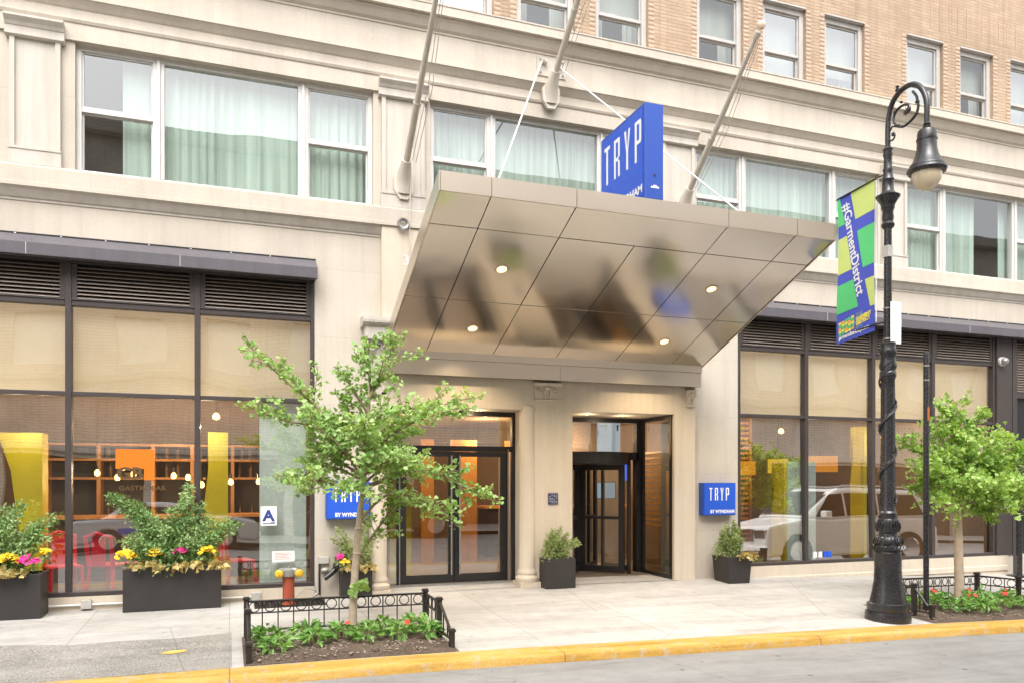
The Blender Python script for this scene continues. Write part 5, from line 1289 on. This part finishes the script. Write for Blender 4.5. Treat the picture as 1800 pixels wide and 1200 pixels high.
# notices
o = thing('grade_card', (.49, .02, 1.13), 'white card with a large blue letter A in the left window', 'sign')
b = MB(); b.box(.39, .595, .025, .03, 1.13, 1.385); b.build('card', M['paper'], o)
b = MB(); b.obj_text('A', .20, (.42, .0235, 1.195), (1, 0, 0), (0, 0, 1), .008, sx=1.05); b.box(.415, .57, .0225, .0245, 1.152, 1.162); b.box(.515, .575, .0225, .0245, 1.168, 1.176); b.build('lettering', M['navy'], o)
o = thing('paper_notice', (.68, .02, .64), 'small white paper notice on the left window above the standpipe', 'notice')
b = MB(); b.box(.535, .825, .02, .025, .645, .785)
for k in range(5): b.box(.57, .79-.03*(k % 3), .0185, .0195, .675+k*.02, .681+k*.02, 1)
b.build('sheet', [M['paper'], pm('faded_red_print', (.55, .25, .22), .7)], o)
o = thing('wall_plaque', (4.54, -.11, 1.38), 'small dark blue wall plaque with fine white print left of the revolving door', 'plaque')
b = MB(); b.box(4.463, 4.617, -.118, -.101, 1.372, 1.54)
for k in range(6):
    for j in range(4):
        if (k+j) % 5: b.box(4.475+j*.034, 4.50+j*.034, -.1195, -.1185, 1.392+k*.023, 1.400+k*.023, 1)
b.build('plate', [M['navyplaque'], M['greybox']], o)
o = thing('security_camera', (13.78, -.06, 3.96), 'white dome security camera on the dark panel at the far right', 'camera')
b = MB(); b.tube([(13.78, -.02, 3.97), (13.78, -.07, 3.97)], .085, 18); b.build('mount', M['plastic'], o, smooth=True)
b = MB(); b.lathe([(.0, -.07), (.045, -.055), (.07, -.02), (.07, .02), (.045, .055), (.0, .07)], (13.78, -.10, 3.97), 16); b.build('dome', M['silver'], o, smooth=True)
o = thing('stanchion', (13.9, -.3, gnd(13.9, -.3)), 'black pole on a round flat base near the far right doorway', 'stanchion')
g1 = gnd(13.9, -.3); b = MB(); b.lathe([(.22, 0), (.22, .012), (.20, .025), (.03, .035), (.0, .036)], (13.9, -.3, g1), 28); b.build('base', M['iron'], o, smooth=True)
b = MB(); b.lathe([(.05, .03), (.05, 1.75), (.0, 1.76)], (13.9, -.3, g1), 14); b.build('pole', M['iron'], o, smooth=True)
o = thing('window_stickers', (9.55, .0, .42), 'row of small blue and white stickers low in the right window', 'stickers')
b = MB()
for i, (x, m) in enumerate(((9.47, 0), (9.58, 0), (9.69, 1), (9.78, 1))): b.box(x-.04, x+.04, .02, .026, .40, .50, m)
b.build('decal', [M['paper'], M['blue']], o)
b = MB(); b.lathe([(.0, 0), (.06, .004), (.0, .008)], (-.50, -2.76, gnd(-.5, -2.76)+.006), 10)
b = MB(); xs_ = [(-.62, -2.80), (-.50, -2.83), (-.38, -2.76), (-.41, -2.70), (-.55, -2.71)]
b.face([(x, y, gnd(x, y)+.008) for x, y in xs_])
tag(b.build('paint_mark', pm('yellow_spray', (.72, .42, .08), .8, var=.3, vs=20), origin=(-.5, -2.76, .09)), kind='structure')

# ------------------------------------------------------------------ behind the glass: the bar
o = thing('window_decal', (-1.12, .04, 1.6), 'orange square GB window decal on the left storefront glass', 'decal')
b = MB(); b.plate([(-1.345, 1.88), (-1.02, 1.88), (-1.02, 1.735), (-.905, 1.735), (-.905, 2.125), (-1.345, 2.125)], .030, .033); b.build('panel', M['orange'], o)
b = MB(); b.obj_text('GB', .20, (-1.335, .0285, 1.755), (1, 0, 0), (0, 0, 1), .008, sx=1.15); b.obj_text('GASTROBAR', .085, (-1.31, .0285, 1.605), (1, 0, 0), (0, 0, 1), .001, sx=1.12)
b.build('lettering', pm('dark_vinyl', (.10, .055, .02), .5), o)
# back bar shelving
o = thing('shelving', (-.9, 4.4, .14), 'orange wood bar shelving with bottles at the back of the left room', 'shelves')
b = MB(); y0, y1 = 4.05, 4.45
for x in (-2.9, -2.1, -1.25, -.62, .05, .75): b.box(x-.03, x+.03, y0, y1, .14, 2.36)
xs_ = [-2.9, -2.1, -1.25, -.62, .05, .75]
for z in (1.02, 1.76, 2.08, 2.34):
    for p, q in zip(xs_, xs_[1:]): b.box(p+.03, q-.03, y0+.01, y1, z-.02, z+.02)
b.build('frame', M['wood'], o); b = MB(); b.box(-3, .8, 4.451, 4.48, .14, 2.4); b.build('back_panel', M['roomdark'], o)
r = random.Random(3); gb = pm('bottle_glass', (.10, .06, .03), .15, var=.5, vs=8)
b0 = MB(); b0.lathe([(.035, 0), (.037, .02), (.037, .16), (.015, .21), (.013, .27), (.0, .27)], (0, 0, 0), 10)
bt = b0.build('bottle', gb, origin=(0, 0, 0), smooth=True); first = True
spots = [(x, z) for z in (1.04, 1.78, 2.10) for x in (-1.95, -1.78, -1.55, -1.38, -1.05, -.88, -.5, -.33, -.15, .2, .36, .55)]
for i, (x, z) in enumerate(spots):
    q = bt if first else bt.copy()
    if not first: COL.objects.link(q)
    first = False
    q.location = (x+r.uniform(-.03, .03), 4.18, z); tag(q, 'dark bottle among others on the bar shelves behind the left window', 'bottle', 'bottles on the bar shelves')
o = thing('bar_counter', (-.8, 3.0, .14), 'dark bar counter with wood top at the back of the left room', 'counter')
b = MB(); b.box(-2.6, .5, 2.9, 3.4, .14, 1.12); b.build('front', pm('counter_dark', (.07, .05, .04), .5), o); b = MB(); b.box(-2.65, .55, 2.84, 3.45, 1.121, 1.17); b.build('top', M['wood'], o)
def ycol(x, y, w_, z0, z1, flare, label):
    o = thing('yellow_column', (x, y, z0), label, 'column', 'yellow columns indoors')
    b = MB(); y -= .7
    b.prism([(y, z0), (y+.35, z0), (y+.35, z1), (y, z1)], x-w_/2, x+w_/2)
    b.plate([(x-w_/2-.002, z1), (x-w_/2-flare, z1), (x-w_/2-flare*.45, z1-.5), (x-w_/2-.06, z1-1.1), (x-w_/2-.002, z1-1.5)], y+.05, y+.30)
    return b.build('shaft', M['yellow'], o)
ycol(-2.42, 1.5, .24, .14, 2.35, .28, 'yellow column flaring at the top behind the leftmost window'); ycol(-.15, 1.5, .26, .14, 2.4, .0, 'yellow column right of the orange decal in the left room')
ycol(9.74, 1.6, .42, .12, 2.05, .0, 'yellow column in the right window left of the grey-green panel'); ycol(11.5, 1.6, .25, .12, 2.75, .0, 'yellow column in the second pane of the right window')
def frosted(x0, x1, y, z0, z1, label):
    b = MB(); b.box(x0, x1, y, y+.02, z0, z1); return tag(b.build('frosted_screen', M['frost'], origin=(x0, y, z0)), label, 'screen')
frosted(.38, .99, .17, .16, 2.86, 'tall grey-green frosted screen behind the card with the letter A'); frosted(9.02, 9.62, .18, .12, 2.05, 'grey-green frosted screen behind the first pane of the right window')
pb = None; bl = [(-1.90, 1.846), (-1.65, 1.776), (-1.52, 1.934), (-1.39, 1.829), (-.84, 1.804), (-.61, 1.777), (-.41, 1.66), (-.16, 1.796), (.02, 1.704), (.44, 1.713)]
ordn = ['leftmost', 'second', 'third', 'fourth', 'fifth', 'sixth', 'seventh', 'eighth', 'ninth', 'rightmost']
for i, (x, z) in enumerate(bl):
    lab = ('%s of the ten glowing pendant bulbs in the left window' % ordn[i]) if i in (0, 9) else '%s glowing pendant bulb from the left in the left window' % ordn[i]
    if pb is None:
        pb = thing('pendant_bulb', (x, 2.5, z), lab, 'pendant lamp', 'pendant bulbs over the bar')
        b = MB(); b.lathe([(.0, -.055), (.03, -.045), (.042, -.015), (.036, .02), (.016, .05), (.0, .055)], (x, 2.5, z), 12); b.build('bulb', M['bulb'], pb, smooth=True)
        b = MB(); b.tube([(x, 2.5, z+.05), (x, 2.5, z+.12)], .017, 6); b.tube([(x, 2.5, z+.12), (x, 2.5, 4.15)], .003, 4); b.build('cord', M['black'], pb)
    else:
        c = dup(pb, (x, 2.5+.25*math.sin(i*2), z), 0, lab)
bulb_or_fill_light((-1.5, 2.5, 1.75), 35); bulb_or_fill_light((-.5, 2.6, 1.7), 35); bulb_or_fill_light((.3, 2.7, 1.8), 25); bulb_or_fill_light((-2.6, 2.2, 2.2), 25); bulb_or_fill_light((-.9, 3.6, 2.6), 30)
def hot_lamp(x, y, z, label):
    o = thing('ceiling_lamp', (x, y, z), label, 'lamp', 'glowing ceiling lamps'); b = MB()
    b.lathe([(.0, -.06), (.05, -.04), (.06, 0), (.03, .05), (.0, .06)], (x, y, z), 12); b.build('bulb', M['bulb'], o, smooth=True); b = MB(); b.tube([(x, y, z+.05), (x, y, 4.1)], .006, 5); b.build('cord', M['black'], o)
hot_lamp(-.2, 2.5, 2.75, 'glowing lamp high in the left window'); hot_lamp(10.74, 2.5, 2.74, 'glowing lamp high in the right window'); bulb_or_fill_light((10.74, 2.5, 2.6), 20); bulb_or_fill_light((9.4, 3.0, 2.6), 36); bulb_or_fill_light((12.4, 3, 2.6), 14)
def drum(x, y, z, rad, h, mat, label):
    o = thing('drum_lamp', (x, y, z), label, 'lamp', 'drum lamps in the right window'); b = MB(); b.lathe([(rad, 0), (rad, h)], (x, y, z), 28); b.build('lamp_shade', mat, o, smooth=True); b = MB(); b.tube([(x, y, z+h), (x, y, 4.1)], .005, 4); b.build('cord', M['black'], o)
drum(9.86, 2.5, 1.83, .20, .28, M['lampo'], 'orange drum lamp at the left edge of the right window'); drum(10.66, 2.5, 1.87, .20, .29, M['lampy'], 'yellow drum lamp in the first pane of the right window'); drum(11.75, 2.5, 1.90, .34, .33, M['lampo'], 'wide orange drum lamp in the second pane of the right window')
# slatted wood screen in the lounge
o = thing('slatted_screen', (9.9, 3.6, .1), 'tall screen of lit wooden slats behind the right window', 'screen'); b = MB()
for k in range(26): b.box(10.15, 10.75, 3.6, 3.72, .2+k*.11, .25+k*.11)
b.build('slats', M['panel'], o); b = MB(); b.box(10.10, 10.149, 3.55, 3.75, .1, 3.1); b.box(10.751, 10.80, 3.55, 3.75, .1, 3.1); b.build('frame', M['wood'], o)
for x in (-1.7, -.4): bulb_or_fill_light((x, 1.6, 1.9), 14, (1, .85, .7))  # unseen fill added to bring out the seating in the left room
# red chairs
def chair(x, y, rz, label):
    o = thing('red_chair', (0, 0, 0), label, 'chair', 'red metal chairs inside the left window'); h = .45
    b = MB(); b.box(-.2, .2, -.2, .2, h, h+.03); b.build('seat', M['red'], o, bevel=.008)
    for sx1 in (-1, 1):
        for sy1 in (-1, 1): b = MB(); b.tube([(sx1*.17, sy1*.17, h), (sx1*.21, sy1*.22, 0)], [.027, .022], 6); b.build('leg', M['red'], o)
    b = MB(); b.tube([(-.18, .18, h), (-.19, .24, .85), (0, .27, .90), (.19, .24, .85), (.18, .18, h)], .028, 6); b.box(-.10, .10, .225, .24, h+.03, .86); b.build('backrest', M['red'], o)
    return o
ch = chair(0, 0, 0, 'red metal chair inside the glass beside the leftmost planter'); ch.location = (-2.05, .75, .14); ch.rotation_euler = (0, 0, .4)
dup(ch, (-1.50, .80, .14), 2.6, 'red metal chair inside the glass just right of the first mullion'); dup(ch, (-1.08, .85, .14), -1.2, 'red metal chair inside the glass half behind the whole planter'); dup(ch, (.10, .80, .14), 1.9, 'red metal chair inside the glass right of the whole planter')
# lobby
o = thing('reception_desk', (5.6, 4.3, .17), 'dark reception desk seen through the revolving door', 'desk'); b = MB(); b.box(4.9, 7.0, 4.2, 4.8, .17, 1.15); b.build('front', pm('desk_dark', (.05, .035, .03), .4), o); b = MB(); b.box(4.85, 7.05, 4.15, 4.85, 1.151, 1.2); b.build('top', M['panel'], o)
o = thing('wall_screen', (6.2, 4.9, 1.4), 'lit screen with a pale city picture seen through the revolving door', 'screen'); b = MB(); b.box(6.63, 7.08, 2.80, 2.85, 1.36, 1.70); b.build('bezel', M['black'], o)
b = MB(); b.box(6.65, 7.06, 2.79, 2.799, 1.38, 1.68); b.build('display', emit('display', (.30, .45, .60), .9), o)
o = thing('display_panel', (6.9, 2.9, 1.4), 'bright blue vertical display panel seen through the right of the revolving door', 'screen'); b = MB(); b.box(7.10, 7.27, 2.6, 2.64, 1.72, 2.25); b.build('display', M['screen'], o)
o = thing('hanging_poster', (6.0, 1.6, 2.2), 'pale blue lit poster hanging behind the glass over the revolving door', 'poster'); b = MB(); b.box(5.93, 6.37, 1.25, 1.27, 2.21, 2.74); b.box(5.96, 6.12, 1.243, 1.2485, 2.655, 2.665, 1); b.box(6.30, 6.33, 1.243, 1.2485, 2.58, 2.68, 2); b.build('sheet', [M['poster'], M['yellow'], M['navy']], o)
o = thing('wood_partition', (3.6, 3.6, .17), 'orange wood partition wall seen through the double door', 'partition'); b = MB()
for x0, x1 in ((3.4, 3.65), (4.0, 4.5), (5.1, 5.3)): b.box(x0, x1, 3.6, 3.7, .17, 2.5)
b.build('panel', M['panel'], o)
b = MB(); b.box(2.4, 2.75, 1.5, 1.8, .17, 2.6); tag(b.build('yellow_pillar', M['yellow'], origin=(2.5, 1.6, .17)), 'yellow pillar seen through the glass at the left of the double door', 'pillar')
for p in ((6.55, 1.9, 2.3), (3.0, 2.6, 2.6), (4.6, 3.4, 2.6), (5.9, 3.2, 2.6), (6.9, 5.4, 2.5), (3.4, 5.2, 2.5)): bulb_or_fill_light(p, 62, (1, .64, .32))  # unseen fill added to warm and brighten the lobby, no fixtures here

# ------------------------------------------------------------------ what the glass reflects: the far side of the street
opp = thing('opposite_building', (4, -18.5, 0), 'banded beige brick building across the street, mirrored in the storefront glass', 'building')
def flip(mb):
    mb.v = [(x, -18.5-y, z) for x, y, z in mb.v]; return mb
OW = [(x, x+1.5, z, z+1.7) for z in (5.6, 9.0) for x in [-24+2.9*i for i in range(22)]]
OD = [(x, x+4.3, -1, 2.85) for x in [-30+4.6*i for i in range(15)]]
b = MB(); wall_face(b, -34, 42, -1, 13.6, 0, OW+OD, .3); b.prism([(.0, 4.95), (-.25, 5.0), (-.3, 5.2), (0, 5.25)], -34, 42); b.prism([(0, 13.3), (-.4, 13.4), (-.5, 13.8), (3, 13.8)], -34, 42)
b.prism([(0, 2.95), (-.18, 3.0), (-.18, 3.2), (0, 3.25)], -34, 42)
flip(b).build('wall', M['opwall'], opp)
b = MB()
for a, c, e, g in OW: b.face([(a, .2, e), (c, .2, e), (c, .2, g), (a, .2, g)])
flip(b).build('window_glass', pm('painted_sky_reflection', (.86, .87, .82), .2), opp)  # pale colour painted in place of the sky mirrored by these panes
b = MB()
for a, c, e, g in OD: b.face([(a, .25, e), (c, .25, e), (c, .25, g), (a, .25, g)])
flip(b).build('shopfront', M['opbase'], opp)
def car(name, loc, rz, L_, W_, H_, mat, label, suv=True, stripe=None):
    o = thing(name, (0, 0, 0), label, 'car'); h0 = .28; hb = 1.08 if suv else .86; wr = .40 if suv else .32
    def sect(prof, wlow, whigh, name_, m, bev=.05):
        b = MB(); k = len(prof); zs = [p[1] for p in prof]; za, zb = min(zs), max(zs)
        for s in (-1, 1):
            for x, z in prof: b.v.append((x, s*(wlow+(whigh-wlow)*(z-za)/(zb-za)), z))
        for i in range(k):
            j = (i+1) % k; b.f.append((i, j, k+j, k+i)); b.m.append(0)
        b.f.append(tuple(range(k))[::-1]); b.m.append(0); b.f.append(tuple(range(k, 2*k))); b.m.append(0)
        return b.build(name_, m, o, bevel=bev)
    f = -L_/2
    body = [(f, h0+.05), (f-.02, hb*.72), (f+.06, hb*.93), (f+1.15, hb+.08), (f+1.3, hb+.10), (-f-.15, hb+.08), (-f, hb*.8), (-f, h0+.05), (-f-.2, h0)]
    for cx_ in (-f-.95, f+.92):                                # wheel arches
        body += [(cx_+wr*1.15*math.cos(a), h0+.02+max(0, wr*1.12*math.sin(a))) for a in span(0, math.pi, 8)]
    body += [(f+.1, h0)]
    sect(body, W_/2, W_/2-.05, 'body', mat, .07)
    if suv: gh = [(f+1.10, hb+.09), (f+2.05, H_-.07), (f+2.3, H_), (-f-.45, H_-.02), (-f-.12, hb+.08)]
    else: gh = [(f+1.2, hb+.09), (f+1.95, H_-.04), (f+2.3, H_), (-f-1.45, H_-.02), (-f-.75, hb+.07)]
    sect(gh, W_/2-.06, W_/2-.22, 'roof', mat, .08)
    for s in (-1, 1):                                          # side glass, proud of the pillars
        b = MB(); H2 = H_-.14
        def P(x, z): return (x, s*(W_/2-.055-.16*(z-hb-.08)/(H_-hb-.08)), z)
        xa, xb = gh[0][0]+.38, (-f-.42 if suv else -f-1.15); xm = f+2.35; xn = f+3.35
        b.face([P(xa, hb+.13), P(xm-.03, hb+.13), P(xm-.03, H2), P(xa+.47, H2)]); b.face([P(xm+.03, hb+.13), P(xn-.03, hb+.13), P(xn-.03, H2), P(xm+.03, H2)]); b.face([P(xn+.03, hb+.13), P(xb, hb+.13), P(xb-.2, H2), P(xn+.03, H2)])
        b.build('side_window', M['carglass'], o)
        for x in (f+.92, -f-.95):
            b = MB(); b.tube([(x, s*(W_/2-.24), wr), (x, s*(W_/2+.01), wr)], wr, 24); wh = b.build('wheel', M['tyre'], o)
            b = MB(); b.tube([(x, s*(W_/2+.0101), wr), (x, s*(W_/2+.02), wr)], [wr*.66, wr*.6], 16); b.build('rim', M['chrome'], wh)
        b = MB(); b.box(f-.03, f+.10, min(s*(W_/2-.08), s*(W_/2-.5)), max(s*(W_/2-.08), s*(W_/2-.5)), hb*.66, hb*.86); b.build('headlight', M['chrome'], o, bevel=.02)
        b = MB(); b.box(gh[0][0]+.45, gh[0][0]+.62, min(s*W_/2, s*(W_/2+.2)), max(s*W_/2, s*(W_/2+.2)), hb+.12, hb+.28); b.build('mirror', mat, o, bevel=.03)
        if stripe:
            b = MB(); b.box(f+1.1, -f-1.2, min(s*(W_/2+.001), s*(W_/2+.006)), max(s*(W_/2+.001), s*(W_/2+.006)), .52, .68); b.build('stripe', stripe, o)
    b = MB(); b.face([(gh[0][0]+.10, -W_/2+.14, hb+.17), (gh[0][0]+.10, W_/2-.14, hb+.17), (gh[1][0]-.06, W_/2-.27, H_-.10), (gh[1][0]-.06, -W_/2+.27, H_-.10)]); b.v = [(x-.035, y, z+.03) for x, y, z in b.v]; b.build('windscreen', M['carglass'], o)
    b = MB(); b.box(f-.03, f+.08, -W_/2+.52, W_/2-.52, hb*.6, hb*.88); b.build('grille', M['chrome'], o); b = MB(); b.box(f-.06, f+.1, -W_/2+.05, W_/2-.05, h0+.08, h0+.25); b.build('bumper', mat, o, bevel=.03)
    if suv:
        for s in (-1, 1): b = MB(); b.tube([(f+2.3, s*(W_/2-.3), H_+.01), (f+2.5, s*(W_/2-.3), H_+.06), (-f-.8, s*(W_/2-.3), H_+.06), (-f-.6, s*(W_/2-.3), H_+.01)], .02, 6); b.build('roof_rack', M['chrome'], o)
    o.location = loc; o.rotation_euler = (0, 0, rz); return o
car('parked_suv', (14.2, -5.0, roadz(14.2, -5)), 0, 5.2, 2.0, 1.88, M['carw'], 'white sport utility vehicle mirrored in the right storefront window')
car('police_car', (-1.6, -13.0, roadz(-1.6, -13)), math.pi, 4.8, 1.85, 1.40, pm('car_silver', (.62, .62, .63), .2, var=.03, coat=.6), 'white saloon with a blue side stripe mirrored in the left storefront window', False, M['blue'])
car('parked_car', (4.6, -13.0, roadz(4.6, -13)), math.pi, 4.9, 1.95, 1.8, M['carb'], 'dark car mirrored in the glass of the double door')

for o in bpy.data.objects:
    if '_o' in o: del o['_o']
